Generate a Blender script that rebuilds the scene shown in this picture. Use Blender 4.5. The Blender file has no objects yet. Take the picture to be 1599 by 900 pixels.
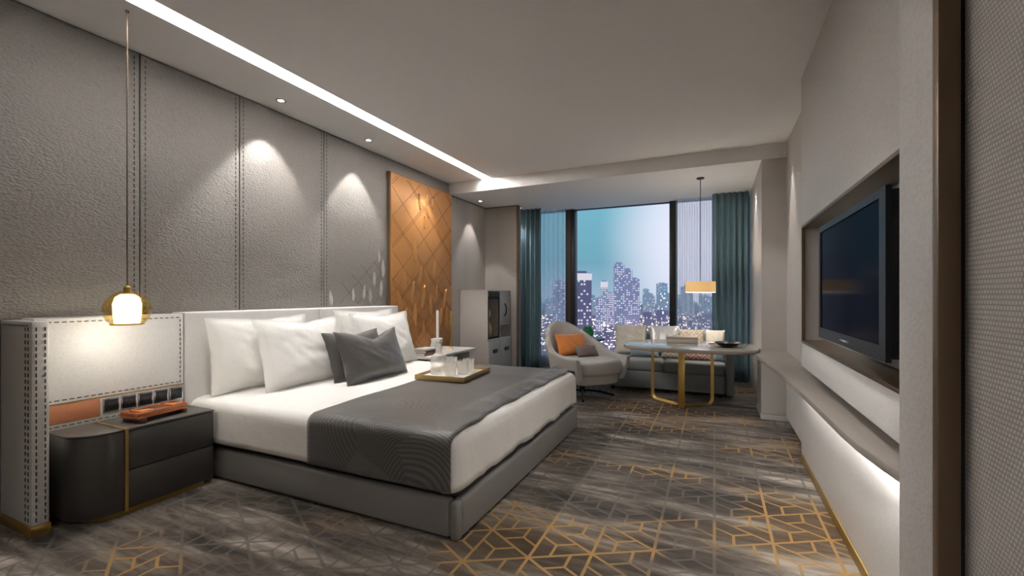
import bpy, bmesh, math, random
from mathutils import Vector, Matrix, noise
R_ = math.radians
PI = math.pi
sc = bpy.context.scene
col = sc.collection
random.seed(7)

# ------------------------------------------------------------------ camera
CAM_H = 1.16
cam_d = bpy.data.cameras.new('camera')
cam_d.sensor_width = 36.0
cam_d.lens = 695.0 / 1599.0 * 36.0
cam_d.shift_y = 12.0 / 1599.0
cam_d.clip_start = 0.02
cam_d.clip_end = 6000
cam = bpy.data.objects.new('camera', cam_d)
col.objects.link(cam)
cam.location = (0, 0, CAM_H)
YAW = math.atan(316.0 / 695.0)
cam.rotation_euler = (PI / 2, 0, YAW)
sc.camera = cam

# ------------------------------------------------------------------ light levels / exposure
sc.view_settings.view_transform = 'Standard'
sc.view_settings.look = 'None'
sc.view_settings.gamma = 1.0
sc.view_settings.use_curve_mapping = False
sc.view_settings.exposure = 0.97
sc.cycles.diffuse_bounces = 8
COVE = 46.0          # radiance of the cove LED
SCALLOP = 28.0       # W of each wall-washing downlight
ROOM_FILL = 40.0          # base W of the unseen fill lamps added behind the camera
WARM = (1.0, 0.965, 0.925)

# ------------------------------------------------------------------ world: dusk sky
world = bpy.data.worlds.new('dusk_sky')
sc.world = world
world.use_nodes = True
wt = world.node_tree
wt.nodes.clear()


def nd(t, typ, **kw):
    n = t.nodes.new(typ)
    for k, v in kw.items():
        setattr(n, k, v)
    return n


def mth(t, op, a, b=None, c=None, clamp=False):
    n = t.nodes.new('ShaderNodeMath')
    n.operation = op
    n.use_clamp = clamp
    for i, v in enumerate((a, b, c)):
        if v is None:
            continue
        if isinstance(v, (int, float)):
            n.inputs[i].default_value = v
        else:
            t.links.new(v, n.inputs[i])
    return n.outputs[0]


def mixc(t, f, a, b, blend='MIX'):
    n = t.nodes.new('ShaderNodeMix')
    n.data_type = 'RGBA'
    n.blend_type = blend
    for i, v in ((0, f), (6, a), (7, b)):
        if isinstance(v, (int, float)):
            n.inputs[i].default_value = v
        elif isinstance(v, tuple):
            n.inputs[i].default_value = (*v[:3], 1)
        else:
            t.links.new(v, n.inputs[i])
    return n.outputs[2]


def ramp(t, f, stops):
    n = t.nodes.new('ShaderNodeValToRGB')
    e = n.color_ramp.elements
    while len(e) < len(stops):
        e.new(0.5)
    for i, (p, c) in enumerate(stops):
        e[i].position = p
        e[i].color = (*c, 1) if len(c) == 3 else c
    t.links.new(f, n.inputs[0])
    return n.outputs[0]


g = nd(wt, 'ShaderNodeTexCoord')
dp = nd(wt, 'ShaderNodeVectorMath', operation='DOT_PRODUCT')
wt.links.new(g.outputs['Generated'], dp.inputs[0])
gd = Vector((0.05, 1.0, 0.12)).normalized()      # afterglow over the city
dp.inputs[1].default_value = gd
gl = mth(wt, 'SUBTRACT', dp.outputs['Value'], 0.958)
gl = mth(wt, 'MULTIPLY', gl, 1 / 0.040, clamp=True)
gl = mth(wt, 'MULTIPLY', mth(wt, 'MULTIPLY', gl, gl), mth(wt, 'MULTIPLY_ADD', gl, -2.0, 3.0))
sx = nd(wt, 'ShaderNodeSeparateXYZ')
wt.links.new(g.outputs['Generated'], sx.inputs[0])
el = mth(wt, 'MULTIPLY', mth(wt, 'ABSOLUTE', sx.outputs['Z']), 2.2, clamp=True)
base = ramp(wt, el, [(0.0, (0.27, 0.38, 0.50)), (0.16, (0.14, 0.32, 0.41)), (0.45, (0.15, 0.38, 0.48)), (1.0, (0.17, 0.28, 0.42))])
sky = mixc(wt, gl, base, (0.70, 0.70, 0.82))
bg = nd(wt, 'ShaderNodeBackground')
wt.links.new(sky, bg.inputs['Color'])
bg.inputs['Strength'].default_value = 0.66
wo = nd(wt, 'ShaderNodeOutputWorld')
wt.links.new(bg.outputs[0], wo.inputs['Surface'])


# ------------------------------------------------------------------ materials
def new_mat(name):
    m = bpy.data.materials.new(name)
    m.use_nodes = True
    t = m.node_tree
    b = t.nodes['Principled BSDF']
    return m, t, b


def coords(t, scale=(1, 1, 1), rot=(0, 0, 0), kind='Object'):
    c = nd(t, 'ShaderNodeTexCoord')
    mp = nd(t, 'ShaderNodeMapping')
    mp.inputs['Scale'].default_value = scale
    mp.inputs['Rotation'].default_value = rot
    t.links.new(c.outputs[kind], mp.inputs['Vector'])
    return mp.outputs[0]


def tex(t, typ, vec, scale, **kw):
    n = nd(t, {'noise': 'ShaderNodeTexNoise', 'voronoi': 'ShaderNodeTexVoronoi', 'wave': 'ShaderNodeTexWave'}[typ])
    t.links.new(vec, n.inputs['Vector'])
    n.inputs['Scale'].default_value = scale
    for k, v in kw.items():
        if k in n.inputs:
            n.inputs[k].default_value = v
        else:
            setattr(n, k, v)
    return n.outputs[1] if typ == 'wave' else n.outputs[0]


def bump(t, b, h, strength, dist):
    n = nd(t, 'ShaderNodeBump')
    n.inputs['Strength'].default_value = strength
    n.inputs['Distance'].default_value = dist
    t.links.new(h, n.inputs['Height'])
    t.links.new(n.outputs[0], b.inputs['Normal'])


def plain(name, c, rough=0.5, metal=0.0, spec=0.5, nscale=0, nstr=0.0, ndist=0.002, stretch=(1, 1, 1), var=0.0, vscale=4, coat=0.0, emit=None, es=0.0, sheen=0.0):
    m, t, b = new_mat(name)
    b.inputs['Base Color'].default_value = (*c, 1)
    b.inputs['Roughness'].default_value = rough
    b.inputs['Metallic'].default_value = metal
    b.inputs['Specular IOR Level'].default_value = spec
    b.inputs['Coat Weight'].default_value = coat
    b.inputs['Sheen Weight'].default_value = sheen
    if emit:
        b.inputs['Emission Color'].default_value = (*emit, 1)
        b.inputs['Emission Strength'].default_value = es
    v = coords(t, stretch)
    if var:
        f = tex(t, 'noise', v, vscale, Detail=3.0)
        f = mth(t, 'MULTIPLY_ADD', mth(t, 'SUBTRACT', f, 0.5), 2 * var, 1.0)
        vm = nd(t, 'ShaderNodeVectorMath', operation='SCALE')
        vm.inputs[0].default_value = c
        t.links.new(f, vm.inputs['Scale'])
        t.links.new(vm.outputs[0], b.inputs['Base Color'])
    if nscale:
        bump(t, b, tex(t, 'noise', v, nscale, Detail=2.0), nstr, ndist)
    return m


def leather(name, c, rough=0.5, scale=70, strength=0.5, dist=0.004, spec=0.4):
    """grained leather: warped cells with fine creases"""
    m, t, b = new_mat(name)
    b.inputs['Base Color'].default_value = (*c, 1)
    b.inputs['Roughness'].default_value = rough
    b.inputs['Specular IOR Level'].default_value = spec
    v = coords(t, (1, 0.75, 1.35))
    w = nd(t, 'ShaderNodeTexNoise')
    t.links.new(v, w.inputs['Vector'])
    w.inputs['Scale'].default_value = scale * 0.35
    va = nd(t, 'ShaderNodeVectorMath', operation='MULTIPLY_ADD')
    t.links.new(w.outputs['Color'], va.inputs[0])
    va.inputs[1].default_value = (1.1 / scale,) * 3
    t.links.new(v, va.inputs[2])
    vo = tex(t, 'voronoi', va.outputs[0], scale, feature='SMOOTH_F1', Smoothness=0.5)
    n = tex(t, 'noise', v, scale * 2.4, Detail=2.0)
    h = mth(t, 'MULTIPLY_ADD', n, 0.35, mth(t, 'MULTIPLY', vo, -1.0))
    bump(t, b, h, strength, dist)
    f = mth(t, 'MULTIPLY_ADD', vo, -0.16, 1.06)
    vm = nd(t, 'ShaderNodeVectorMath', operation='SCALE')
    vm.inputs[0].default_value = c
    t.links.new(f, vm.inputs['Scale'])
    t.links.new(vm.outputs[0], b.inputs['Base Color'])
    return m


def weave(name, c1, c2, fy, fz, rough=0.8, strength=0.4, offset=True, axis='Y'):
    """woven wall covering: rows of raised stitches"""
    m, t, b = new_mat(name)
    b.inputs['Roughness'].default_value = rough
    b.inputs['Specular IOR Level'].default_value = 0.25
    cc = nd(t, 'ShaderNodeTexCoord')
    s = nd(t, 'ShaderNodeSeparateXYZ')
    t.links.new(cc.outputs['Object'], s.inputs[0])
    y = mth(t, 'ADD', s.outputs['Y'], s.outputs['X'])
    z = mth(t, 'MULTIPLY', s.outputs['Z'], fz)
    row = mth(t, 'FLOOR', z)
    sh = mth(t, 'MULTIPLY', mth(t, 'MODULO', mth(t, 'ABSOLUTE', row), 2.0), 0.5 if offset else 0.0)
    yy = mth(t, 'ADD', mth(t, 'MULTIPLY', y, fy), sh)
    a = mth(t, 'ABSOLUTE', mth(t, 'SUBTRACT', mth(t, 'FRACT', yy), 0.5))
    c = mth(t, 'ABSOLUTE', mth(t, 'SUBTRACT', mth(t, 'FRACT', z), 0.5))
    k = mth(t, 'MAXIMUM', a, c)
    k = mth(t, 'SUBTRACT', 0.5, k)
    k = mth(t, 'MULTIPLY', k, 3.0, clamp=True)
    t.links.new(mixc(t, k, c2, c1), b.inputs['Base Color'])
    bump(t, b, k, strength, 0.003)
    return m


def emitm(name, c, s):
    m, t, b = new_mat(name)
    t.nodes.remove(b)
    e = nd(t, 'ShaderNodeEmission')
    e.inputs[0].default_value = (*c, 1)
    e.inputs[1].default_value = s
    t.links.new(e.outputs[0], t.nodes['Material Output'].inputs[0])
    return m


def clear(name, tint, ior=1.5, frost=0.0, rough=0.03, strong=0.0, emit=0.0):
    """thin clear glass: lets light straight through, mirrors at grazing angles"""
    m, t, b = new_mat(name)
    t.nodes.remove(b)
    tr = nd(t, 'ShaderNodeBsdfTransparent')
    tr.inputs[0].default_value = (*tint, 1)
    gl_ = nd(t, 'ShaderNodeBsdfGlossy')
    gl_.inputs['Roughness'].default_value = rough
    fr = nd(t, 'ShaderNodeLayerWeight')
    fr.inputs[0].default_value = 0.5
    f = mth(t, 'MULTIPLY_ADD', mth(t, 'POWER', fr.outputs['Facing'], 4.0), min(1.0, (ior - 1) * 1.5), strong, clamp=True)
    mx = nd(t, 'ShaderNodeMixShader')
    t.links.new(f, mx.inputs[0])
    t.links.new(tr.outputs[0], mx.inputs[1])
    t.links.new(gl_.outputs[0], mx.inputs[2])
    out = mx.outputs[0]
    if frost:
        tl = nd(t, 'ShaderNodeBsdfTranslucent')
        tl.inputs[0].default_value = (*tint, 1)
        df = nd(t, 'ShaderNodeBsdfDiffuse')
        df.inputs[0].default_value = (*tint, 1)
        m1 = nd(t, 'ShaderNodeMixShader')
        m1.inputs[0].default_value = 0.35
        t.links.new(tl.outputs[0], m1.inputs[1])
        t.links.new(df.outputs[0], m1.inputs[2])
        m2 = nd(t, 'ShaderNodeMixShader')
        m2.inputs[0].default_value = frost
        t.links.new(out, m2.inputs[1])
        t.links.new(m1.outputs[0], m2.inputs[2])
        out = m2.outputs[0]
    t.links.new(out, t.nodes['Material Output'].inputs[0])
    return m


def carpet_mat():
    m, t, b = new_mat('carpet')
    b.inputs['Roughness'].default_value = 0.95
    b.inputs['Specular IOR Level'].default_value = 0.1
    b.inputs['Sheen Weight'].default_value = 0.15
    cc = nd(t, 'ShaderNodeTexCoord')
    s = nd(t, 'ShaderNodeSeparateXYZ')
    t.links.new(cc.outputs['Object'], s.inputs[0])
    X, Y = s.outputs['X'], s.outputs['Y']
    ALT = 0.25
    ps = []
    for (nx, ny) in ((1, 0), (-0.5, 0.8660254), (-0.5, -0.8660254)):
        p = mth(t, 'ADD', mth(t, 'MULTIPLY', X, nx / ALT), mth(t, 'MULTIPLY', Y, ny / ALT))
        ps.append(mth(t, 'FRACT', mth(t, 'ADD', p, 40.0)))
    tot = mth(t, 'ADD', mth(t, 'ADD', ps[0], ps[1]), ps[2])
    dn = mth(t, 'GREATER_THAN', tot, 1.5)
    bs = []
    for p in ps:       # barycentric coordinate in this triangle
        inv = mth(t, 'SUBTRACT', 1.0, p)
        bs.append(mth(t, 'ADD', mth(t, 'MULTIPLY', inv, dn), mth(t, 'MULTIPLY', p, mth(t, 'SUBTRACT', 1.0, dn))))
    line = None
    for i in range(3):
        e = mth(t, 'LESS_THAN', bs[i], 0.028)
        sg = mth(t, 'LESS_THAN', mth(t, 'ABSOLUTE', mth(t, 'SUBTRACT', bs[i], 0.3333)), 0.026)
        sg = mth(t, 'MULTIPLY', sg, mth(t, 'LESS_THAN', bs[(i + 1) % 3], 0.345))
        e = mth(t, 'MAXIMUM', e, sg)
        line = e if line is None else mth(t, 'MAXIMUM', line, e)
    # streaky, brushed ground
    v1 = coords(t, (0.55, 2.2, 1), (0, 0, R_(8)))
    st = tex(t, 'noise', v1, 1.6, Detail=5.0, Roughness=0.62, Distortion=0.5)
    v2 = coords(t, (1.2, 9, 1), (0, 0, R_(10)))
    st2 = tex(t, 'noise', v2, 2.4, Detail=4.0)
    tone = mth(t, 'ADD', mth(t, 'MULTIPLY', st, 0.72), mth(t, 'MULTIPLY', st2, 0.28))
    ground = ramp(t, tone, [(0.40, (0.024, 0.019, 0.015)), (0.48, (0.078, 0.063, 0.051)), (0.54, (0.17, 0.143, 0.120)), (0.64, (0.41, 0.36, 0.315))])
    # amber clouds where the lattice turns gold
    gm = tex(t, 'noise', coords(t, (0.8, 1.25, 1), (0, 0, R_(-14))), 1.15, Detail=2.0, Distortion=0.4)
    gold = mth(t, 'MULTIPLY', mth(t, 'SUBTRACT', gm, 0.49), 14.0, clamp=True)
    gsoft = mth(t, 'MULTIPLY', mth(t, 'SUBTRACT', gm, 0.48), 3.5, clamp=True)
    ground = mixc(t, mth(t, 'MULTIPLY', gsoft, 0.55), ground, (0.13, 0.075, 0.03))
    lcol = mixc(t, gold, (0.115, 0.10, 0.086), (0.36, 0.205, 0.065))
    lf = mth(t, 'MULTIPLY', line, mth(t, 'ADD', mth(t, 'MULTIPLY', gold, 0.2), 0.75))
    c = mixc(t, lf, ground, lcol)
    pile = tex(t, 'noise', coords(t), 260, Detail=2.0)
    c = mixc(t, 1.0, c, mixc(t, pile, (0.72, 0.72, 0.72), (1.25, 1.25, 1.25)), 'MULTIPLY')
    t.links.new(c, b.inputs['Base Color'])
    bump(t, b, mth(t, 'ADD', pile, mth(t, 'MULTIPLY', line, 0.5)), 0.5, 0.004)
    return m


def throw_mat():
    """satin runner quilted with fans of fine arcs"""
    m, t, b = new_mat('throw_satin')
    b.inputs['Roughness'].default_value = 0.42
    b.inputs['Sheen Weight'].default_value = 0.25
    cc = nd(t, 'ShaderNodeTexCoord')
    mp = nd(t, 'ShaderNodeMapping')
    t.links.new(cc.outputs['UV'], mp.inputs['Vector'])
    vo = nd(t, 'ShaderNodeTexVoronoi')
    vo.inputs['Scale'].default_value = 2.4
    vo.inputs['Randomness'].default_value = 0.75
    t.links.new(mp.outputs[0], vo.inputs['Vector'])
    s = nd(t, 'ShaderNodeSeparateColor')
    t.links.new(vo.outputs['Color'], s.inputs[0])
    sp = nd(t, 'ShaderNodeSeparateXYZ')
    t.links.new(mp.outputs[0], sp.inputs[0])
    ang = mth(t, 'MULTIPLY', s.outputs[0], 6.28)
    ln = mth(t, 'ADD', mth(t, 'MULTIPLY', sp.outputs['X'], mth(t, 'COSINE', ang)), mth(t, 'MULTIPLY', sp.outputs['Y'], mth(t, 'SINE', ang)))
    dd = mth(t, 'ADD', ln, mth(t, 'MULTIPLY', vo.outputs['Distance'], 0.3))
    w = mth(t, 'SINE', mth(t, 'MULTIPLY', dd, 330.0))
    w = mth(t, 'MULTIPLY_ADD', w, 0.5, 0.5)
    fan = mth(t, 'MULTIPLY_ADD', s.outputs[1], 0.5, 0.7)
    c = mixc(t, w, (0.062, 0.057, 0.054), (0.135, 0.126, 0.119))
    fc = nd(t, 'ShaderNodeVectorMath', operation='SCALE')
    t.links.new(c, fc.inputs[0])
    t.links.new(fan, fc.inputs['Scale'])
    t.links.new(fc.outputs[0], b.inputs['Base Color'])
    bump(t, b, w, 0.35, 0.002)
    return m


def lattice_mat(name, c1, c2):
    """printed rhombus motif on a cushion"""
    m, t, b = new_mat(name)
    b.inputs['Roughness'].default_value = 0.85
    cc = nd(t, 'ShaderNodeTexCoord')
    s = nd(t, 'ShaderNodeSeparateXYZ')
    t.links.new(cc.outputs['Object'], s.inputs[0])
    u = mth(t, 'MULTIPLY', s.outputs['Y'], 8.0)
    v = mth(t, 'MULTIPLY', s.outputs['Z'], 8.0)
    a = mth(t, 'ABSOLUTE', mth(t, 'SUBTRACT', mth(t, 'FRACT', u), 0.5))
    d = mth(t, 'ABSOLUTE', mth(t, 'SUBTRACT', mth(t, 'FRACT', v), 0.5))
    k = mth(t, 'ADD', a, d)
    r = mth(t, 'LESS_THAN', mth(t, 'ABSOLUTE', mth(t, 'SUBTRACT', mth(t, 'FRACT', mth(t, 'MULTIPLY', k, 3.0)), 0.5)), 0.22)
    t.links.new(mixc(t, r, c1, c2), b.inputs['Base Color'])
    return m


M = {}
M['ceiling'] = plain('ceiling_paint', (0.82, 0.815, 0.81), 0.9, spec=0.2, nscale=300, nstr=0.05)
M['leather_taupe'] = leather('leather_taupe', (0.232, 0.214, 0.198), 0.55, 80, 0.65, 0.006)
M['leather_white'] = leather('leather_white', (0.68, 0.67, 0.655), 0.5, 120, 0.15, 0.003)
M['leather_panel'] = leather('leather_panel', (0.55, 0.525, 0.50), 0.55, 85, 0.25, 0.003)
M['leather_cream'] = leather('leather_cream', (0.72, 0.705, 0.685), 0.5, 110, 0.12, 0.002)
M['leather_copper'] = leather('leather_copper', (0.50, 0.20, 0.10), 0.5, 160, 0.2, 0.002)
M['leather_grey'] = plain('leather_grey', (0.215, 0.205, 0.198), 0.42, nscale=180, nstr=0.12, var=0.05)
M['seam'] = plain('dark_seam', (0.05, 0.042, 0.036), 0.8)
M['stitch'] = plain('thread', (0.12, 0.105, 0.095), 0.8)
M['stitch_pale'] = plain('pale_thread', (0.24, 0.225, 0.21), 0.8)
M['art'] = plain('copper_lacquer', (0.47, 0.215, 0.068), 0.42, metal=0.25, nscale=90, nstr=0.1, var=0.12, vscale=3)
M['leather_leaf'] = leather('leather_leaf', (0.44, 0.42, 0.40), 0.5, 120, 0.2, 0.002)
M['art_leaf'] = plain('gold_relief', (0.47, 0.225, 0.072), 0.36, metal=0.35, var=0.1)
M['art_stitch'] = plain('burnt_thread', (0.13, 0.05, 0.018), 0.7)
M['bronze'] = plain('dark_bronze', (0.17, 0.115, 0.07), 0.38, metal=0.5, var=0.1)
M['gold'] = plain('brushed_gold', (0.62, 0.42, 0.13), 0.32, metal=0.9, nscale=60, nstr=0.05, stretch=(1, 1, 12))
M['gold_dark'] = plain('aged_gold', (0.36, 0.235, 0.06), 0.4, metal=0.7)
M['carpet'] = carpet_mat()
M['paper'] = weave('alcove_paper', (0.43, 0.40, 0.37), (0.36, 0.335, 0.31), 1.2, 60, 0.75, 0.25, offset=False)
M['woven'] = weave('woven_wall', (0.55, 0.515, 0.485), (0.32, 0.295, 0.275), 105, 105, 0.8, 0.7)
M['taupe_paint'] = plain('taupe_panel', (0.50, 0.47, 0.45), 0.6, var=0.04)
M['linen'] = plain('white_linen', (0.80, 0.785, 0.755), 0.9, spec=0.2, nscale=14, nstr=0.12, ndist=0.03, sheen=0.1)
M['satin_grey'] = plain('grey_satin', (0.070, 0.064, 0.060), 0.36, nscale=9, nstr=0.1, ndist=0.02, sheen=0.2)
M['throw'] = throw_mat()
M['black'] = plain('black_gap', (0.012, 0.011, 0.011), 0.8)
M['lacquer'] = plain('charcoal_lacquer', (0.085, 0.080, 0.077), 0.34, metal=0.45, coat=0.1, var=0.06)
M['lacquer_top'] = plain('charcoal_wood', (0.075, 0.069, 0.064), 0.42, var=0.1, vscale=8, stretch=(6, 1, 1))
M['amber'] = plain('amber_lacquer', (0.50, 0.15, 0.045), 0.18, coat=0.5, var=0.3, vscale=30)
M['dark_wood'] = plain('dark_wood', (0.085, 0.032, 0.016), 0.4, var=0.3, vscale=10, stretch=(1, 8, 1))
M['mid_wood'] = plain('tan_wood', (0.30, 0.17, 0.09), 0.45, var=0.25, vscale=9, stretch=(1, 1, 9))
M['white_lacquer'] = plain('white_lacquer', (0.72, 0.70, 0.675), 0.3)
M['ceramic'] = plain('white_ceramic', (0.82, 0.80, 0.77), 0.3)
M['wax'] = plain('candle_wax', (0.88, 0.85, 0.80), 0.5)
M['linen_cab'] = weave('linen_cabinet', (0.56, 0.53, 0.50), (0.50, 0.47, 0.445), 60, 200, 0.6, 0.1, offset=False)
M['teal'] = plain('teal_curtain', (0.14, 0.245, 0.295), 0.75, nscale=120, nstr=0.1, sheen=0.2)
M['sheer'] = clear('sheer_voile', (0.95, 0.95, 0.98), 1.02, frost=0.42)
M['glass'] = clear('window_glass', (0.97, 0.98, 0.985), 1.25)
M['frame_dark'] = plain('dark_aluminium', (0.020, 0.020, 0.022), 0.4, metal=0.3)
M['frame_brown'] = plain('brown_aluminium', (0.085, 0.062, 0.055), 0.5, metal=0.2)
M['fabric_light'] = plain('pale_upholstery', (0.50, 0.485, 0.46), 0.85, nscale=240, nstr=0.2, sheen=0.2)
M['fabric_grey'] = plain('grey_upholstery', (0.25, 0.265, 0.275), 0.85, nscale=240, nstr=0.2, sheen=0.2)
M['orange'] = plain('orange_velvet', (0.72, 0.24, 0.045), 0.8, sheen=0.4, var=0.15, vscale=6)
M['mauve'] = plain('mauve_fabric', (0.20, 0.155, 0.14), 0.85)
M['blue_grey'] = plain('slate_blue_fabric', (0.20, 0.26, 0.30), 0.85, nscale=200, nstr=0.1)
M['cream'] = plain('cream_fabric', (0.74, 0.69, 0.61), 0.85, nscale=60, nstr=0.15)
M['silver'] = plain('silver_satin', (0.60, 0.60, 0.61), 0.28, metal=0.3)
M['pink_print'] = lattice_mat('rose_print', (0.58, 0.40, 0.35), (0.30, 0.15, 0.13))
M['beige_print'] = lattice_mat('beige_print', (0.62, 0.55, 0.46), (0.40, 0.33, 0.26))
M['table_top'] = plain('pale_oak_lacquer', (0.36, 0.315, 0.27), 0.22, coat=0.4, var=0.12, vscale=6, stretch=(1, 7, 1))
M['shelf'] = plain('grey_oak', (0.31, 0.275, 0.24), 0.35, var=0.12, vscale=5, stretch=(9, 1, 1))
M['black_metal'] = plain('black_metal', (0.018, 0.017, 0.017), 0.35, metal=0.6)
M['tv_body'] = plain('tv_plastic', (0.022, 0.023, 0.026), 0.4, spec=0.15)
M['tv_screen'] = plain('tv_screen', (0.003, 0.004, 0.009), 0.12, spec=0.04, coat=0.0)
M['tv_screen'].node_tree.nodes['Principled BSDF'].inputs['IOR'].default_value = 1.12
M['chrome'] = plain('chrome', (0.6, 0.6, 0.62), 0.2, metal=1.0)
M['tray_gilt'] = plain('gilded_wood', (0.36, 0.235, 0.085), 0.4, metal=0.3, var=0.15)
M['crystal'] = clear('crystal', (0.97, 0.96, 0.94), 1.5, frost=0.27, rough=0.05, strong=0.06)
M['green_glass'] = clear('green_glass', (0.45, 0.72, 0.50), 1.45, frost=0.15)
M['amber_glass'] = clear('amber_glass', (0.99, 0.90, 0.68), 1.45, rough=0.04, strong=0.02)
M['led'] = emitm('cove_led', (1.0, 0.975, 0.945), COVE)
M['led_shelf'] = emitm('shelf_led', (1.0, 0.96, 0.91), 13.0)
M['downlight'] = emitm('downlight_lamp', (1.0, 0.93, 0.84), 14.0)
M['lamp_inner'] = plain('lit_opal', (0.9, 0.87, 0.8), 0.5, emit=(1.0, 0.91, 0.74), es=1.5)
M['drum'] = plain('lit_drum_fabric', (0.62, 0.42, 0.20), 0.8, emit=(1.0, 0.60, 0.24), es=0.28)
M['drum_lens'] = emitm('drum_diffuser', (1.0, 0.92, 0.76), 2.6)
M['flame'] = emitm('flame', (1.0, 0.8, 0.5), 4.0)
M['socket'] = plain('socket_black', (0.012, 0.012, 0.013), 0.3)
M['socket_pin'] = plain('socket_inset', (0.045, 0.043, 0.042), 0.5)
M['bld'] = plain('tower_hazed', (0.95, 0.78, 0.95), 0.8)  # base colour raised to pale lavender in place of haze
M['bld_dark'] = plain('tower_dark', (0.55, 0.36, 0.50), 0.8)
M['bld_haze'] = plain('tower_pale_haze', (0.95, 0.92, 0.95), 0.8)  # paler for the far blocks: haze put into the colour
M['bld_low'] = plain('low_block', (0.62, 0.44, 0.60), 0.85, var=0.2)
M['ground'] = plain('city_ground', (0.40, 0.28, 0.36), 0.9, var=0.3, vscale=0.02)  # ground lightened to purple to carry the haze in its colour
M['win_lit'] = emitm('lit_windows', (0.88, 0.86, 1.0), 0.42)
M['win_warm'] = emitm('lit_signs', (1.0, 0.92, 0.84), 1.1)
M['street'] = emitm('street_lamps', (1.0, 0.84, 0.76), 1.1)
M['tree'] = plain('dark_tree', (0.025, 0.022, 0.022), 0.9)


# ------------------------------------------------------------------ mesh helpers
def B():
    return bmesh.new()


def box(bm, x0, x1, y0, y1, z0, z1, bev=0.0, seg=2):
    r = bmesh.ops.create_cube(bm, size=1.0, matrix=Matrix.Translation(((x0 + x1) / 2, (y0 + y1) / 2, (z0 + z1) / 2)) @ Matrix.Diagonal((abs(x1 - x0), abs(y1 - y0), abs(z1 - z0), 1)))
    if bev:
        es = list({e for v in r['verts'] for e in v.link_edges})
        bmesh.ops.bevel(bm, geom=es, offset=bev, segments=seg, affect='EDGES', profile=0.5)
    return bm


def prism(bm, pts, z0, z1, bev=0.0, seg=2, plane='xy'):
    def P(a, b, c):
        return {'xy': (a, b, c), 'yz': (c, a, b), 'xz': (a, c, b)}[plane]
    vs0 = [bm.verts.new(P(a, b, z0)) for a, b in pts]
    vs1 = [bm.verts.new(P(a, b, z1)) for a, b in pts]
    n = len(pts)
    f0 = bm.faces.new(vs0[::-1])
    f1 = bm.faces.new(vs1)
    for i in range(n):
        bm.faces.new((vs0[i], vs0[(i + 1) % n], vs1[(i + 1) % n], vs1[i]))
    bmesh.ops.recalc_face_normals(bm, faces=bm.faces)
    if bev:
        bmesh.ops.bevel(bm, geom=list(f0.edges) + list(f1.edges), offset=bev, segments=seg, affect='EDGES', profile=0.5)
    return bm


def lathe(bm, prof, c=(0, 0, 0), seg=32, ribs=0, rib=0.0):
    rings = []
    for (r, z) in prof:
        if r < 1e-6:
            rings.append([bm.verts.new((c[0], c[1], c[2] + z))])
        else:
            ring = []
            for i in range(seg):
                a = 2 * PI * i / seg
                rr = r * (1 + rib * math.cos(ribs * a)) if ribs else r
                ring.append(bm.verts.new((c[0] + rr * math.cos(a), c[1] + rr * math.sin(a), c[2] + z)))
            rings.append(ring)
    for a, b in zip(rings, rings[1:]):
        for i in range(seg):
            j = (i + 1) % seg
            if len(a) == 1 and len(b) == 1:
                continue
            if len(a) == 1:
                bm.faces.new((a[0], b[i], b[j]))
            elif len(b) == 1:
                bm.faces.new((a[i], a[j], b[0]))
            else:
                bm.faces.new((a[i], a[j], b[j], b[i]))
    bmesh.ops.recalc_face_normals(bm, faces=bm.faces)
    return bm


def cyl(bm, c, r, z0, z1, seg=24):
    return lathe(bm, [(0, z0), (r, z0), (r, z1), (0, z1)], (c[0], c[1], 0), seg)


def tube(bm, pts, r, seg=8, closed=False, flat=None):
    """tube along a path; flat=(a,b) gives a rectangular strap a wide, b thick"""
    pts = [Vector(p) for p in pts]
    n = len(pts)
    rings = []
    up = Vector((0, 0, 1))
    prev = None
    for i, p in enumerate(pts):
        if closed:
            d = pts[(i + 1) % n] - pts[i - 1]
        else:
            d = pts[min(i + 1, n - 1)] - pts[max(i - 1, 0)]
        d.normalize()
        if prev is None:
            s = d.cross(up)
            if s.length < 1e-3:
                s = d.cross(Vector((0, 1, 0)))
        else:
            s = prev - d * prev.dot(d)
        s.normalize()
        prev = s
        t = d.cross(s)
        ring = []
        if flat:
            for (a, b) in ((1, 1), (-1, 1), (-1, -1), (1, -1)):
                ring.append(bm.verts.new(p + s * a * flat[0] / 2 + t * b * flat[1] / 2))
        else:
            for k in range(seg):
                a = 2 * PI * k / seg
                ring.append(bm.verts.new(p + (s * math.cos(a) + t * math.sin(a)) * r))
        rings.append(ring)
    m = len(rings[0])
    rng = range(n) if closed else range(n - 1)
    for i in rng:
        a, b = rings[i], rings[(i + 1) % n]
        for k in range(m):
            bm.faces.new((a[k], a[(k + 1) % m], b[(k + 1) % m], b[k]))
    if not closed:
        bm.faces.new(rings[0][::-1])
        bm.faces.new(rings[-1])
    bmesh.ops.recalc_face_normals(bm, faces=bm.faces)
    return bm


def surf(bm, nu, nv, fn, wrap_u=False):
    """grid surface fn(i/nu, j/nv) -> xyz; stores uv"""
    uvl = bm.loops.layers.uv.verify()
    vs = [[bm.verts.new(fn(i / nu, j / nv)) for j in range(nv + 1)] for i in range(nu + (0 if wrap_u else 1))]
    L = len(vs)
    for i in range(nu):
        for j in range(nv):
            f = bm.faces.new((vs[i][j], vs[(i + 1) % L][j], vs[(i + 1) % L][j + 1], vs[i][j + 1]))
            for lp, (a, b) in zip(f.loops, ((i, j), (i + 1, j), (i + 1, j + 1), (i, j + 1))):
                lp[uvl].uv = (a / nu, b / nv)
    return vs


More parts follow.
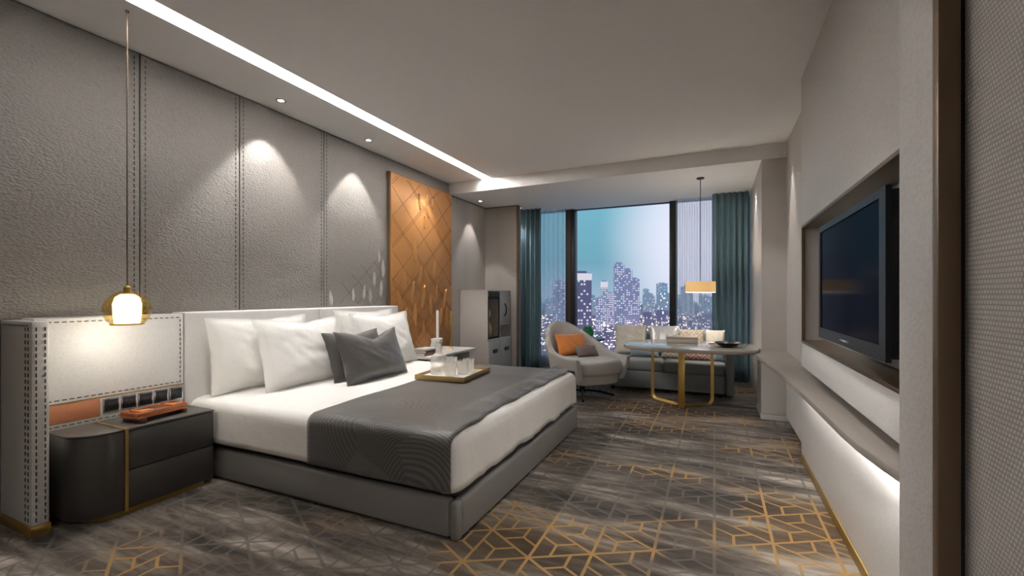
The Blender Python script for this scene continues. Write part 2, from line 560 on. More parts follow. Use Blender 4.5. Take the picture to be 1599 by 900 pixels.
def thing(name, label, cat, loc=(0, 0, 0), rz=0.0, group=None):
    o = bpy.data.objects.new(name, None)
    o.empty_display_size = 0.05
    col.objects.link(o)
    o.location = loc
    o.rotation_euler = (0, 0, rz)
    o['label'] = label
    o['category'] = cat
    if group:
        o['group'] = group
    return o


def tag(o, label, cat, group=None):
    o['label'] = label
    o['category'] = cat
    if group:
        o['group'] = group
    return o


def obj(name, bm, mat, parent=None, local=False, smooth=35, kind=None, label=None, mesh=None):
    """one mesh object; geometry is in world coordinates unless local"""
    if mesh is None:
        me = bpy.data.meshes.new(name)
        if smooth:
            for f in bm.faces:
                f.smooth = True
        c = Vector((0, 0, 0))
        if not local:
            xs = [v.co.x for v in bm.verts]; ys = [v.co.y for v in bm.verts]; zs = [v.co.z for v in bm.verts]
            c = Vector(((min(xs) + max(xs)) / 2, (min(ys) + max(ys)) / 2, min(zs)))
            bmesh.ops.translate(bm, verts=bm.verts, vec=-c)
        bm.to_mesh(me)
        bm.free()
        if smooth:
            me.set_sharp_from_angle(angle=R_(smooth))
        me.materials.append(mat)
    else:
        me = mesh
        c = Vector((0, 0, 0))
    o = bpy.data.objects.new(name, me)
    col.objects.link(o)
    o.location = c
    if parent is not None:
        o.parent = parent
        if not local:
            pm = Matrix.Translation(parent.location) @ parent.rotation_euler.to_matrix().to_4x4()
            if parent.parent is not None:
                q = parent.parent
                pm = Matrix.Translation(q.location) @ q.rotation_euler.to_matrix().to_4x4() @ parent.matrix_parent_inverse @ pm
            o.matrix_parent_inverse = pm.inverted()
    if kind:
        o['kind'] = kind
    if label:
        o['label'] = label
    return o


def struct(name, bm=None, mat=None, loc=(0, 0, 0)):
    if bm is None:
        o = bpy.data.objects.new(name, None)
        o.empty_display_size = 0.05
        col.objects.link(o)
        o.location = loc
    else:
        o = obj(name, bm, mat)
    o['kind'] = 'structure'
    return o


def boxo(name, a, mat, parent=None, bev=0.0, seg=2, **kw):
    return obj(name, box(B(), *a, bev, seg), mat, parent, **kw)


def spot(name, loc, power, cone, blend, parent, aim=(0, 0, -1), radius=0.03, color=WARM):
    d = bpy.data.lights.new(name, 'SPOT')
    d.energy = power
    d.spot_size = R_(cone)
    d.spot_blend = blend
    d.shadow_soft_size = radius
    d.color = color
    o = bpy.data.objects.new(name, d)
    col.objects.link(o)
    o.parent = parent
    o.location = Vector(loc) - Vector(parent.location)
    o.rotation_euler = Vector(aim).to_track_quat('-Z', 'Y').to_euler()
    return o


def pointl(name, loc, power, radius, parent, color=WARM):
    d = bpy.data.lights.new(name, 'POINT')
    d.energy = power
    d.shadow_soft_size = radius
    d.color = color
    o = bpy.data.objects.new(name, d)
    col.objects.link(o)
    o.parent = parent
    o.location = Vector(loc) - Vector(parent.location)
    return o


# ------------------------------------------------------------------ dimensions of the room
XL, XR, C, S = -3.31, 0.56, 2.70, 2.55
Y0, YS, YP, YW = -2.2, 5.20, 6.25, 6.95

# ------------------------------------------------------------------ room shell
struct('floor', box(B(), -3.6, 1.1, Y0 - 0.1, 7.1, -0.06, 0.0), M['carpet'])
bm = B()
CY0 = 0.9
box(bm, -3.6, -2.79, Y0 - 0.1, YS, C, C + 0.25)
box(bm, -2.66, 1.1, Y0 - 0.1, YS, C, C + 0.25)
box(bm, -2.79, -2.66, CY0, YS, C + 0.14, C + 0.25)
box(bm, -2.79, -2.66, Y0 - 0.1, CY0, C, C + 0.25)
ceil = struct('ceiling', bm, M['ceiling'])
obj('soffit', box(B(), -3.6, 1.1, YS, 7.1, S, C + 0.25), M['ceiling'], ceil)

# left wall: substrate, leather panels, seams
wl = struct('wall_left', box(B(), -3.5, -3.325, Y0, YS, 0, C + 0.02), M['seam'])


def dashes(bm, p0, p1, n, w, d, nrm, length=0.6):
    """row of n stitches from p0 to p1 (3D), raised along nrm"""
    p0, p1, nrm = Vector(p0), Vector(p1), Vector(nrm)
    dr = (p1 - p0)
    step = dr / n
    dr = dr.normalized()
    sd = dr.cross(nrm).normalized()
    for i in range(n):
        a = p0 + step * i
        b_ = a + step * length
        vs = []
        for q, hgt in ((a, 0), (b_, 0)):
            vs += [bm.verts.new(q + sd * w / 2), bm.verts.new(q - sd * w / 2), bm.verts.new(q - sd * w / 4 + nrm * d), bm.verts.new(q + sd * w / 4 + nrm * d)]
        for k in range(4):
            bm.faces.new((vs[k], vs[(k + 1) % 4], vs[4 + (k + 1) % 4], vs[4 + k]))
        bm.faces.new(vs[0:4][::-1])
        bm.faces.new(vs[4:8])


seams = [Y0, -0.95, 0.25, 1.59, 2.24, 3.05, YS]
panels = []
for y0, y1 in zip(seams, seams[1:]):
    p = boxo('leather_panel', (-3.325, XL, y0 + 0.003, y1 - (0.003 if y1 < YS else 0), 0.0, C - 0.008), M['leather_taupe'], wl, 0.005, 2)
    bm = B()
    for ys in (y0 + 0.03, y1 - 0.03):
        if ys < YS - 0.1 and ys > 0:
            dashes(bm, (XL, ys, 0.02), (XL, ys, C - 0.02), 76, 0.0075, 0.0035, (1, 0, 0))
    if bm.verts:
        obj('stitching', bm, M['stitch'], p, kind='stuff', smooth=0)
    else:
        bm.free()
    panels.append(p)
boxo('corner_return', (-3.5, XL, YS - 0.012, YS, 0, C), M['taupe_paint'], wl)

# embossed feathers and stitched lattice on the last panel and on the copper art panel


def leaf_bm(h, w, d):
    bm = B()
    n = 9
    L = []
    for i in range(n + 1):
        t = i / n
        ww = w / 2 * (math.sin(PI * t ** 0.8) ** 0.8 if 0 < t < 1 else 0.0) + 0.0004
        sway = 0.10 * w * math.sin(t * PI)
        L.append([bm.verts.new((0, -ww + sway, t * h)), bm.verts.new((d, sway, t * h)), bm.verts.new((0, ww + sway, t * h))])
    for a, b in zip(L, L[1:]):
        bm.faces.new((a[0], a[1], b[1], b[0]))
        bm.faces.new((a[1], a[2], b[2], b[1]))
        bm.faces.new((a[2], a[0], b[0], b[2]))
    bmesh.ops.recalc_face_normals(bm, faces=bm.faces)
    return bm


def leaves(parent, x, spots, mat, h, w, d):
    me = None
    for (y, z, rx, s) in spots:
        if me is None:
            o = obj('leaf', leaf_bm(h, w, d), mat, None, local=True, smooth=20)
            me = o.data
        else:
            o = obj('leaf', None, mat, None, mesh=me)
        o.location = (x, y, z)
        o.rotation_euler = (rx, 0, 0)
        o.scale = (1, s, s)
        o.parent = parent
        pm = Matrix.Translation(parent.location)
        if parent.parent is not None:
            pm = Matrix.Translation(parent.parent.location) @ parent.matrix_parent_inverse @ pm
        o.matrix_parent_inverse = pm.inverted()


last = panels[-1]
rr = random.Random(3)
bm = B()
for k in range(5):      # rising and falling diagonals that clip to the patch y 3.15..3.9, z 1.06..1.62
    for sgn in (1, -1):
        yc = 3.0 + 0.24 * k
        pts = []
        for q in range(60):
            yy = yc + 0.02 * q
            zz = 1.08 + 0.018 * q if sgn > 0 else 1.52 - 0.018 * q
            if 3.12 < yy < 3.92 and 1.06 < zz < 1.12 + 0.62 * min(1, (yy - 3.05) / 0.75):
                pts.append((yy, zz))
        if len(pts) > 3:
            dashes(bm, (XL, *pts[0]), (XL, *pts[-1]), len(pts), 0.006, 0.003, (1, 0, 0), 0.55)
obj('stitched_lattice', bm, M['stitch'], last, kind='stuff', smooth=0)
leaves(last, XL - 0.001, [(3.14, 1.06, 0.15, .9), (3.42, 1.10, 0.05, .8), (3.56, 1.12, -0.1, .9), (3.66, 1.08, 0.05, 1.0), (3.72, 1.26, 0, .9), (3.82, 1.14, -0.06, 1.1), (3.86, 1.36, 0.03, 1.15), (3.80, 1.52, 0.05, .8)], M['leather_leaf'], 0.17, 0.05, 0.014)

# alcove wall, pier
wa = struct('wall_alcove', box(B(), -3.5, XL, YS, YP, 0, S), M['paper'])
struct('wall_left_window', box(B(), -3.5, -3.3, YP + 0.10, 7.1, 0, S), M['taupe_paint'])
wp = struct('wall_pier', box(B(), -3.5, -2.74, YP, YP + 0.10, 0, S), M['paper'])
boxo('edge_trim', (-2.765, -2.735, YP - 0.006, YP + 0.03, 0, S), M['bronze'], wp)
boxo('top_trim', (-3.31, -2.765, YP - 0.005, YP + 0.01, S - 0.015, S), M['bronze'], wp)
struct('trim_1', box(B(), XL, XL + 0.006, YS, YP - 0.01, S - 0.014, S), M['bronze'])
# rear wall behind the camera
struct('wall_back', box(B(), -3.5, 0.9, Y0 - 0.1, Y0, 0, C), M['taupe_paint'])

# right wall: bedroom entry side
struct('wall_right_entry', box(B(), 0.462, 0.9, Y0, 1.205, 0, C), M['woven'])
post = struct('wall_right_pilaster', box(B(), 0.42, 0.72, 1.215, 1.412, 0, C, 0.002), M['leather_panel'])
boxo('bronze_edge', (0.416, 0.452, 1.188, 1.215, 0, C), M['bronze'], post, 0.002)
boxo('shade_strip', (0.452, 0.462, 1.2, 1.215, 0, C), M['black'], post)  # solid black strip drawn for the shade in the gap

wr = struct('wall_right', box(B(), 0.74, 1.0, 1.412, 3.72, 0, C), M['seam'])
NY0, NY1, NZ0, NZ1 = 1.45, 3.66, 0.835, 1.645
boxo('upper_panel', (XR, 0.74, 1.412, 3.715, NZ1, C), M['leather_panel'], wr, 0.003)
boxo('strip_panel', (XR, 0.74, 1.412, 3.715, 0.665, NZ0), M['leather_cream'], wr, 0.003)
boxo('niche_end_panel', (XR, 0.74, NY1, 3.715, NZ0, NZ1), M['leather_panel'], wr, 0.002)
boxo('niche_near_panel', (XR, 0.74, 1.412, NY0, NZ0, NZ1), M['leather_panel'], wr, 0.002)
boxo('niche_back', (0.70, 0.74, NY0, NY1, NZ0, NZ1), M['leather_panel'], wr)
boxo('lower_panel', (XR, 0.74, 1.412, 3.715, 0.05, 0.56), M['leather_cream'], wr, 0.003)
# bronze lining of the niche
for nm, a in (('niche_head', (XR - 0.008, 0.70, NY0, NY1, NZ1 - 0.018, NZ1)), ('niche_sill', (XR - 0.008, 0.70, NY0, NY1, NZ0, NZ0 + 0.018)),
              ('niche_jamb', (XR - 0.008, XR + 0.012, NY1 - 0.018, NY1, NZ0, NZ1)), ('niche_jamb', (XR - 0.008, XR + 0.012, NY0, NY0 + 0.018, NZ0, NZ1))):
    boxo(nm, a, M['bronze'], wr, 0.002)
struct('baseboard_right', box(B(), XR - 0.006, XR + 0.05, 1.412, 3.715, 0, 0.05, 0.002), M['gold_dark'])
wf = struct('wall_right_far', box(B(), 0.66, 1.0, 3.72, YS, 0, C), M['leather_panel'])
struct('wall_right_pier', box(B(), 0.44, 1.0, YS, 7.1, 0, S), M['taupe_paint'])

# window wall -------------------------------------------------------
win = struct('window_1', None, None, (-1.2, YW, 0))
for nm, a, mt in (('sill_board', (-3.3, 0.44, YW - 0.04, YW + 0.12, 0, 0.16), 'frame_dark'), ('head_frame', (-3.3, 0.44, YW + 0.02, YW + 0.1, S - 0.008, S), 'frame_dark'),
                  ('mullion', (-2.105, -2.035, YW - 0.06, YW + 0.1, 0.16, S - 0.008), 'frame_dark'), ('mullion_cover', (-2.19, -2.105, YW - 0.05, YW + 0.08, 0.16, S - 0.008), 'frame_brown'),
                  ('mullion', (-0.60, -0.50, YW - 0.06, YW + 0.1, 0.16, S - 0.008), 'frame_dark'),
                  ('side_frame', (-3.3, -3.25, YW, YW + 0.1, 0.16, S - 0.008), 'frame_dark'), ('side_frame', (0.39, 0.44, YW, YW + 0.1, 0.16, S - 0.008), 'frame_dark')):
    boxo(nm, a, M[mt], win, 0.003)
for x0, x1 in ((-3.25, -2.19), (-2.035, -0.60), (-0.50, 0.39)):
    boxo('pane', (x0, x1, YW + 0.04, YW + 0.052, 0.16, S - 0.008), M['glass'], win)

# curtains ----------------------------------------------------------


def curtain(name, x0, x1, y, z0, z1, pleats, amp, mat, seed, label, cat, thick=0.004):
    rnd = random.Random(seed)
    ph = [rnd.uniform(-0.6, 0.6) for _ in range(pleats + 2)]
    am = [rnd.uniform(0.6, 1.15) for _ in range(pleats + 2)]
    nu = pleats * 10

    def fn(u, v):
        k = u * pleats
        i = int(min(k, pleats - 1e-6))
        f = k - i
        a = am[i] * (1 - f) + am[i + 1] * f
        p = ph[i] * (1 - f) + ph[i + 1] * f
        w = math.sin(2 * PI * k + p)
        xx = x0 + (x1 - x0) * u + 0.012 * math.sin(4 * PI * k + p) * (0.6 + 0.4 * v)
        yy = y + amp * a * w * (0.85 + 0.15 * (1 - v)) + 0.006 * math.sin(9 * v + 5 * u)
        return (min(max(xx, x0 - 0.01), x1 + 0.01), yy, z0 + (z1 - z0) * v)
    bm = B()
    surf(bm, nu, 14, fn)
    o = obj(name, bm, mat, smooth=60)
    if thick:
        md = o.modifiers.new('thickness', 'SOLIDIFY')
        md.thickness = thick
    tag(o, label, cat)
    return o


curtain('curtain', -3.12, -2.49, 6.62, 0.01, S - 0.004, 8, 0.045, M['teal'], 1, 'teal pleated curtain at left of the window beside the pier', 'curtain')
curtain('curtain', -0.03, 0.415, 6.66, 0.01, S - 0.004, 6, 0.045, M['teal'], 2, 'teal pleated curtain at right of the window behind the table', 'curtain')
curtain('sheer_curtain', -2.56, -2.16, 6.80, 0.01, S - 0.004, 5, 0.03, M['sheer'], 3, 'narrow translucent white sheer next to the left teal curtain', 'curtain', 0)
curtain('sheer_curtain', -0.50, 0.02, 6.80, 0.01, S - 0.004, 8, 0.03, M['sheer'], 4, 'translucent white sheer behind the drum pendant lamp', 'curtain', 0)

# ------------------------------------------------------------------ lighting fixtures
# cove
cv = thing('cove_light', 'long glowing linear light recessed in the ceiling above the bed', 'light', (-2.77, 1.5, C))
bm = B()
pr = [(-2.788 + 0.022 * math.sin(a), C + 0.029 + 0.024 * math.cos(a)) for a in [PI * k / 8 for k in range(9)]]
prism(bm, pr, CY0 + 0.02, YS - 0.02, plane='xz')
obj('diffuser', bm, M['led'], cv)
boxo('channel', (-2.79, -2.787, CY0 + 0.02, YS - 0.02, C + 0.008, C + 0.085), M['white_lacquer'], cv)


def downlight(loc, label, power, cone, blend, aim=(0, 0, -1), group=None, r=0.024, col_=WARM, deep=False):
    t = thing('downlight', label, 'downlight', loc, 0, group)
    x, y, z = loc
    obj('rim', lathe(B(), [(r, -0.004), (r + 0.012, -0.004), (r + 0.013, 0.0), (r, 0.0)], loc, 24), M['ceiling' if deep else 'chrome'], t)
    obj('lens', lathe(B(), [(0, -0.002), (r, -0.002), (r, -0.0005), (0, -0.0005)], loc, 24), M['ceiling' if deep else 'downlight'], t)
    spot('lamp', (x, y, z - 0.012), power, cone, blend, t, aim, 0.014, col_)
    return t


downlight((-3.11, 2.44, C), 'small round ceiling downlight nearest the camera above the headboard wall', SCALLOP, 74, 0.3)
downlight((-3.115, 3.42, C), 'middle small ceiling downlight washing the headboard wall', SCALLOP, 68, 0.3)
downlight((-3.06, 4.52, C), 'small ceiling downlight shining on the copper art panel', SCALLOP * 0.9, 66, 0.3, deep=True)
downlight((-3.13, 5.76, S), 'small soffit downlight above the white cabinet', SCALLOP * 0.6, 62, 0.3, r=0.02)
downlight((-2.80, 6.46, S), 'tiny soffit downlight beside the left teal curtain', SCALLOP * 0.5, 60, 0.5, r=0.02)
downlight((0.33, 5.9, S), 'tiny soffit downlight beside the right teal curtain', SCALLOP * 0.6, 64, 0.5, r=0.02, deep=True)
downlight((0.52, 4.82, C), 'ceiling downlight above the far end of the long shelf', SCALLOP * 0.8, 44, 0.6, r=0.02, deep=True)
downlight((-0.25, 1.75, C), 'ceiling downlight over the carpet beside the television wall', 62, 74, 0.9, (0.08, 0.30, -1))
downlight((-1.85, 1.40, C), 'added unseen fill downlight aimed at the bed pillows', 45, 60, 0.9, (-0.35, 0.50, -1))  # unseen lamp added for frontal light on the pillows
for (x, y, pw, cn_) in ((-0.4, -1.1, 3.0, 118), (-2.2, -1.3, 0.9, 90)):  # unseen fill lamps added behind the camera to lift the ambient light
    downlight((x, y, C), 'added unseen fill downlight over the entry behind the viewer', ROOM_FILL * pw, cn_, 1.0, group='added entry fill downlights', r=0.05)

# globe pendant
gx, gy, gz = -2.89, 1.33, 1.085
pn = thing('globe_pendant', 'amber glass globe pendant lamp glowing above the dark nightstand', 'lamp', (gx, gy, gz - 0.095))
obj('cord', tube(B(), [(gx, gy, C), (gx, gy, gz + 0.09)], 0.0035, 6), M['bronze'], pn)
obj('canopy', lathe(B(), [(0, C - 0.008), (0.008, C - 0.008), (0.010, C), (0, C)], (gx, gy, 0), 20), M['bronze'], pn)
prof = []
for k in range(0, 15):
    a = R_(2) + k / 14 * R_(138)
    prof.append((0.105 * math.sin(a), 0.105 * math.cos(a)))
gb = lathe(B(), prof + [(r * 0.955, z * 0.955) for r, z in prof[::-1]], (gx, gy, gz), 40)
obj('globe', gb, M['amber_glass'], pn)
gb = lathe(B(), [(0.0, 0.085), (0.03, 0.083), (0.052, 0.066), (0.062, 0.03), (0.060, -0.03), (0.055, -0.075), (0.0, -0.073)], (gx, gy, gz), 32)
obj('inner_shade', gb, M['lamp_inner'], pn)
obj('collar', lathe(B(), [(0.0, 0.085), (0.016, 0.085), (0.016, 0.12), (0.006, 0.13), (0, 0.13)], (gx, gy, gz), 16), M['gold_dark'], pn)
obj('rim', tube(B(), [(gx + 0.0695 * math.cos(a), gy + 0.0695 * math.sin(a), gz - 0.079) for a in [2 * PI * k / 32 for k in range(32)]], 0.004, 6, True), M['gold_dark'], pn)
pointl('bulb', (gx, gy, gz - 0.12), 1.5, 0.04, pn, (1.0, 0.93, 0.82))

# drum pendant
dx, dy = -0.15, 5.70
dr = thing('drum_pendant', 'amber fabric drum pendant lamp hanging above the oval table', 'lamp', (dx, dy, 1.19))
obj('cord', tube(B(), [(dx, dy, S), (dx, dy, 1.33)], 0.004, 6), M['frame_dark'], dr)
obj('canopy', lathe(B(), [(0, S - 0.015), (0.04, S - 0.015), (0.045, S), (0, S)], (dx, dy, 0), 20), M['frame_dark'], dr)
obj('shade', lathe(B(), [(0.163, 1.20), (0.166, 1.20), (0.166, 1.325), (0.163, 1.325)], (dx, dy, 0), 48), M['drum'], dr)
for k in range(3):
    a = 2 * PI * k / 3
    obj('spider_arm', tube(B(), [(dx, dy, 1.31), (dx + 0.163 * math.cos(a), dy + 0.163 * math.sin(a), 1.31)], 0.002, 5), M['gold'], dr)
obj('diffuser', lathe(B(), [(0, 1.197), (0.16, 1.197), (0.163, 1.204), (0, 1.204)], (dx, dy, 0), 48), M['drum_lens'], dr)
obj('finial', lathe(B(), [(0, 1.175), (0.010, 1.178), (0.014, 1.187), (0.010, 1.197), (0, 1.197)], (dx, dy, 0), 16), M['bronze'], dr)
pointl('upper_bulb', (dx, dy, 1.27), 7, 0.04, dr, (1, 0.9, 0.76))
spot('bulb', (dx, dy, 1.19), 7, 150, 0.6, dr, radius=0.10, color=(1, 0.88, 0.7))

# ------------------------------------------------------------------ headboard run
hb = thing('headboard', 'long white stitched leather headboard wrapping the bed and near nightstand', 'headboard', (-3.23, 2.4, 0))
HX = -3.15
w_ = obj('wing_panel', box(B(), -3.31, -2.97, 0.985, 1.05, 0.05, 1.035, 0.008), M['leather_white'], hb)
bm = B()
for (x, y, n3) in ((-3.0, 0.985, (0, -1, 0)), (-3.03, 0.985, (0, -1, 0)), (-2.97, 1.002, (1, 0, 0)), (-2.97, 1.034, (1, 0, 0))):
    dashes(bm, (x, y, 0.07), (x, y, 1.02), 30, 0.005, 0.003, n3)
dashes(bm, (-3.28, 0.985, 1.015), (-2.99, 0.985, 1.015), 9, 0.005, 0.003, (0, -1, 0))
obj('stitching', bm, M['seam'], w_, kind='stuff', smooth=0)
boxo('foot_cap', (-3.31, -2.966, 0.981, 1.054, 0, 0.05), M['gold'], hb, 0.003)
s_ = obj('side_panel', box(B(), -3.31, HX, 1.052, 1.757, 0.0, 1.042, 0.01), M['leather_white'], hb)
bm = B()
dashes(bm, (HX, 1.07, 1.02), (HX, 1.74, 1.02), 22, 0.005, 0.003, (1, 0, 0))
dashes(bm, (HX, 1.735, 0.60), (HX, 1.735, 1.02), 14, 0.005, 0.003, (1, 0, 0))
dashes(bm, (HX, 1.07, 0.605), (HX, 1.74, 0.605), 22, 0.005, 0.003, (1, 0, 0))
dashes(bm, (HX, 1.07, 0.467), (HX, 1.74, 0.467), 22, 0.005, 0.003, (1, 0, 0))
obj('stitching', bm, M['seam'], s_, kind='stuff', smooth=0)
boxo('gold_line', (HX - 0.005, HX + 0.004, 1.06, 1.755, 0.584, 0.590), M['gold_dark'], hb)
boxo('copper_inset', (HX - 0.005, HX + 0.004, 1.06, 1.322, 0.482, 0.582), M['leather_copper'], hb, 0.002)
for k in range(5):
    y = 1.332 + k * 0.0845
    so = boxo('socket', (HX - 0.005, HX + 0.008, y, y + 0.076, 0.492, 0.574), M['chrome'], hb, 0.002)
    boxo('socket_plate', (HX + 0.004, HX + 0.0105, y + 0.006, y + 0.070, 0.500, 0.566), M['socket'], so, 0.001)
    bm = B()
    for (a, b_) in ((0.026, 0.538), (0.044, 0.538), (0.035, 0.520)):
        box(bm, HX + 0.010, HX + 0.0115, y + a, y + a + 0.006, b_, b_ + 0.012)
    obj('socket_holes', bm, M['socket_pin'], so, smooth=0)
boxo('bed_panel', (-3.31, HX, 1.765, 2.86, 0.0, 1.05), M['leather_white'], hb, 0.012, 3)
boxo('bed_panel', (-3.31, HX, 2.864, 3.92, 0.0, 1.05), M['leather_white'], hb, 0.012, 3)

# ------------------------------------------------------------------ copper art panel
ap = thing('art_panel', 'tall copper orange wall panel with stitched diamonds and feather relief', 'wall art', (-3.28, 4.55, 0.30))
AX = -3.262
boxo('frame', (XL, AX - 0.012, 3.925, 5.195, 0.30, 2.545), M['bronze'], ap, 0.003)
ab = boxo('board', (AX - 0.013, AX, 3.935, 5.19, 0.31, 2.535), M['art'], ap, 0.004)
bm = B()


def clipline(y0, z0, y1, z1, lo=(3.95, 0.33), hi=(5.175, 2.52)):
    pts = []
    for k in range(101):
        t = k / 100
        y, z = y0 + (y1 - y0) * t, z0 + (z1 - z0) * t
        if lo[0] < y < hi[0] and lo[1] < z < hi[1]:
            pts.append((y, z))
    return (pts[0], pts[-1]) if len(pts) > 2 else None


for k in range(-4, 9):
    for sg in (1, -1):
        for off in ((0, 0.035) if k % 2 == 0 else (0,)):
            zc = 0.2 + 0.36 * k + off
            cl = clipline(3.9, zc, 5.2, zc + 1.15) if sg > 0 else clipline(5.2, zc, 3.9, zc + 1.15)
            if cl:
                (a, b_), (c_, d_) = cl
                ln = math.hypot(c_ - a, d_ - b_)
                dashes(bm, (AX, a, b_), (AX, c_, d_), max(2, int(ln / 0.028)), 0.007, 0.003, (1, 0, 0), 0.62)
for k in range(-6, 8):       # closer mesh in the lower half
    for sg in (1, -1):
        zc = 0.1 + 0.17 * k
        cl = clipline(3.9, zc, 5.2, zc + 1.15, hi=(5.175, 1.42)) if sg > 0 else clipline(5.2, zc, 3.9, zc + 1.15, hi=(5.175, 1.42))
        if cl:
            (a, b_), (c_, d_) = cl
            ln = math.hypot(c_ - a, d_ - b_)
            dashes(bm, (AX, a, b_), (AX, c_, d_), max(2, int(ln / 0.028)), 0.005, 0.002, (1, 0, 0), 0.55)
obj('stitched_lattice', bm, M['art_stitch'], ab, kind='stuff', smooth=0)
sp = []
rr = random.Random(11)
for (y, z) in ((4.02, 0.72), (4.1, 0.98), (4.2, 0.75), (4.3, 1.08), (4.38, 0.8), (4.45, 1.3), (4.5, 1.0), (4.55, 0.66), (4.62, 1.22), (4.7, 0.9), (4.75, 1.42), (4.82, 1.1), (4.9, 0.78), (4.98, 1.0), (5.05, 0.7), (4.16, 1.2), (4.36, 1.55),
               (4.55, 1.98), (4.64, 2.12), (4.47, 2.2), (4.72, 2.26), (4.6, 2.3)):
    sp.append((y, z, rr.uniform(-0.25, 0.25), rr.uniform(0.75, 1.25) * (0.7 if z > 1.8 else 1)))
leaves(ab, AX - 0.002, sp, M['art_leaf'], 0.26, 0.085, 0.018)

# ------------------------------------------------------------------ bed
bed = thing('bed', 'wide double bed with grey leather base and white duvet', 'bed', (-2.1, 2.79, 0))
BX0, BX1, BY0, BY1 = HX, -1.085, 1.785, 3.79
TOP = 0.482
boxo('side_rail', (BX0, BX1 - 0.055, BY0, BY0 + 0.06, 0.012, 0.195), M['leather_grey'], bed, 0.018, 3)
boxo('side_rail', (BX0, BX1 - 0.055, BY1 - 0.06, BY1, 0.012, 0.195), M['leather_grey'], bed, 0.018, 3)
boxo('foot_rail', (BX1 - 0.06, BX1, BY0 + 0.045, BY1 - 0.045, 0.012, 0.195), M['leather_grey'], bed, 0.018, 3)
for yy in (BY0 + 0.003, BY1 - 0.057):
    boxo('corner_post', (BX1 - 0.058, BX1 - 0.004, yy, yy + 0.054, 0.0, 0.19), M['leather_grey'], bed, 0.022, 3)
boxo('plinth', (BX0, BX1 - 0.05, BY0 + 0.04, BY1 - 0.04, 0, 0.05), M['black'], bed)
boxo('slat_deck', (BX0, BX1 - 0.05, BY0 + 0.05, BY1 - 0.05, 0.13, 0.175), M['black'], bed)
boxo('mattress', (BX0, -1.13, 1.84, 3.74, 0.175, 0.42), M['satin_grey'], bed, 0.03, 3)


def rrect(x0, x1, y0, y1, r, n=10, per=0.05):
    """rounded rectangle points, evenly filled along the straight sides"""
    out = []
    cs = [(x1 - r, y0 + r, -PI / 2), (x1 - r, y1 - r, 0), (x0 + r, y1 - r, PI / 2), (x0 + r, y0 + r, PI)]
    for i, (cx, cy, a0) in enumerate(cs):
        for k in range(n + 1):
            a = a0 + PI / 2 * k / n
            out.append((cx + r * math.cos(a), cy + r * math.sin(a)))
        nx, ny, na = cs[(i + 1) % 4]
        p = out[-1]
        q = (nx + r * math.cos(na), ny + r * math.sin(na))
        L = math.hypot(q[0] - p[0], q[1] - p[1])
        m = max(1, int(L / per))
        for k in range(1, m):
            out.append((p[0] + (q[0] - p[0]) * k / m, p[1] + (q[1] - p[1]) * k / m))
    return out


def duvet_bm():
    bm = B()
    x0, x1, y0, y1 = BX0 + 0.005, -1.108, 1.782, 3.792
    R = 0.05
    specs = [(0.30, TOP + 0.004), (0.14, TOP + 0.002)]
    specs += [(R * (1 - math.sin(a)), TOP - R * (1 - math.cos(a))) for a in [PI / 2 * k / 5 for k in range(6)]]
    zh = 0.238
    specs += [(0, TOP - R - (TOP - R - zh) * k / 6) for k in range(1, 7)]
    rings = []
    nref = None
    for si, (ins, z) in enumerate(specs):
        pts = rrect(x0, x1, y0, y1, 0.055)
        cx, cy = (x0 + x1) / 2, (y0 + y1) / 2
        ring = []
        for (x, y) in pts:
            hx, hy = (x1 - x0) / 2, (y1 - y0) / 2
            X = cx + (x - cx) * (hx - ins) / hx
            Y = cy + (y - cy) * (hy - ins) / hy
            zz = z
            drop = max(0.0, (TOP - 0.05 - z) / (TOP - 0.05 - zh))
            if drop > 0:
                nx, ny = x - cx, y - cy
                out = 0.010 * noise.noise(Vector((x * 5, y * 5, z * 2))) + 0.006 * noise.noise(Vector((x * 13, y * 13, 1)))
                foot = abs(x - x1) < 0.06
                amp = (1.7 if foot else 0.5) * drop
                if foot:
                    X += out * amp + 0.004 * drop
                    zz += drop * (0.018 * noise.noise(Vector((0, y * 4.2, 3))) + 0.012 * noise.noise(Vector((0, y * 11, 5))) - 0.004)
                else:
                    Y += (out * amp) * (1 if y > cy else -1)
                    zz += drop * 0.004 * noise.noise(Vector((x * 5, 0, 2)))
                if x < x0 + 0.06:
                    X = max(X, x0)
            else:
                zz += 0.003 * noise.noise(Vector((x * 6, y * 6, 0)))
            ring.append(bm.verts.new((X, Y, zz)))
        rings.append(ring)
    n = len(rings[0])
    for a, b in zip(rings, rings[1:]):
        for i in range(n):
            bm.faces.new((a[i], b[i], b[(i + 1) % n], a[(i + 1) % n]))
    bm.faces.new(rings[0])
    bmesh.ops.recalc_face_normals(bm, faces=bm.faces)
    return bm


dv = obj('duvet', duvet_bm(), M['linen'], bed, smooth=50)
md = dv.modifiers.new('thickness', 'SOLIDIFY')
md.thickness = 0.012
md.offset = 1


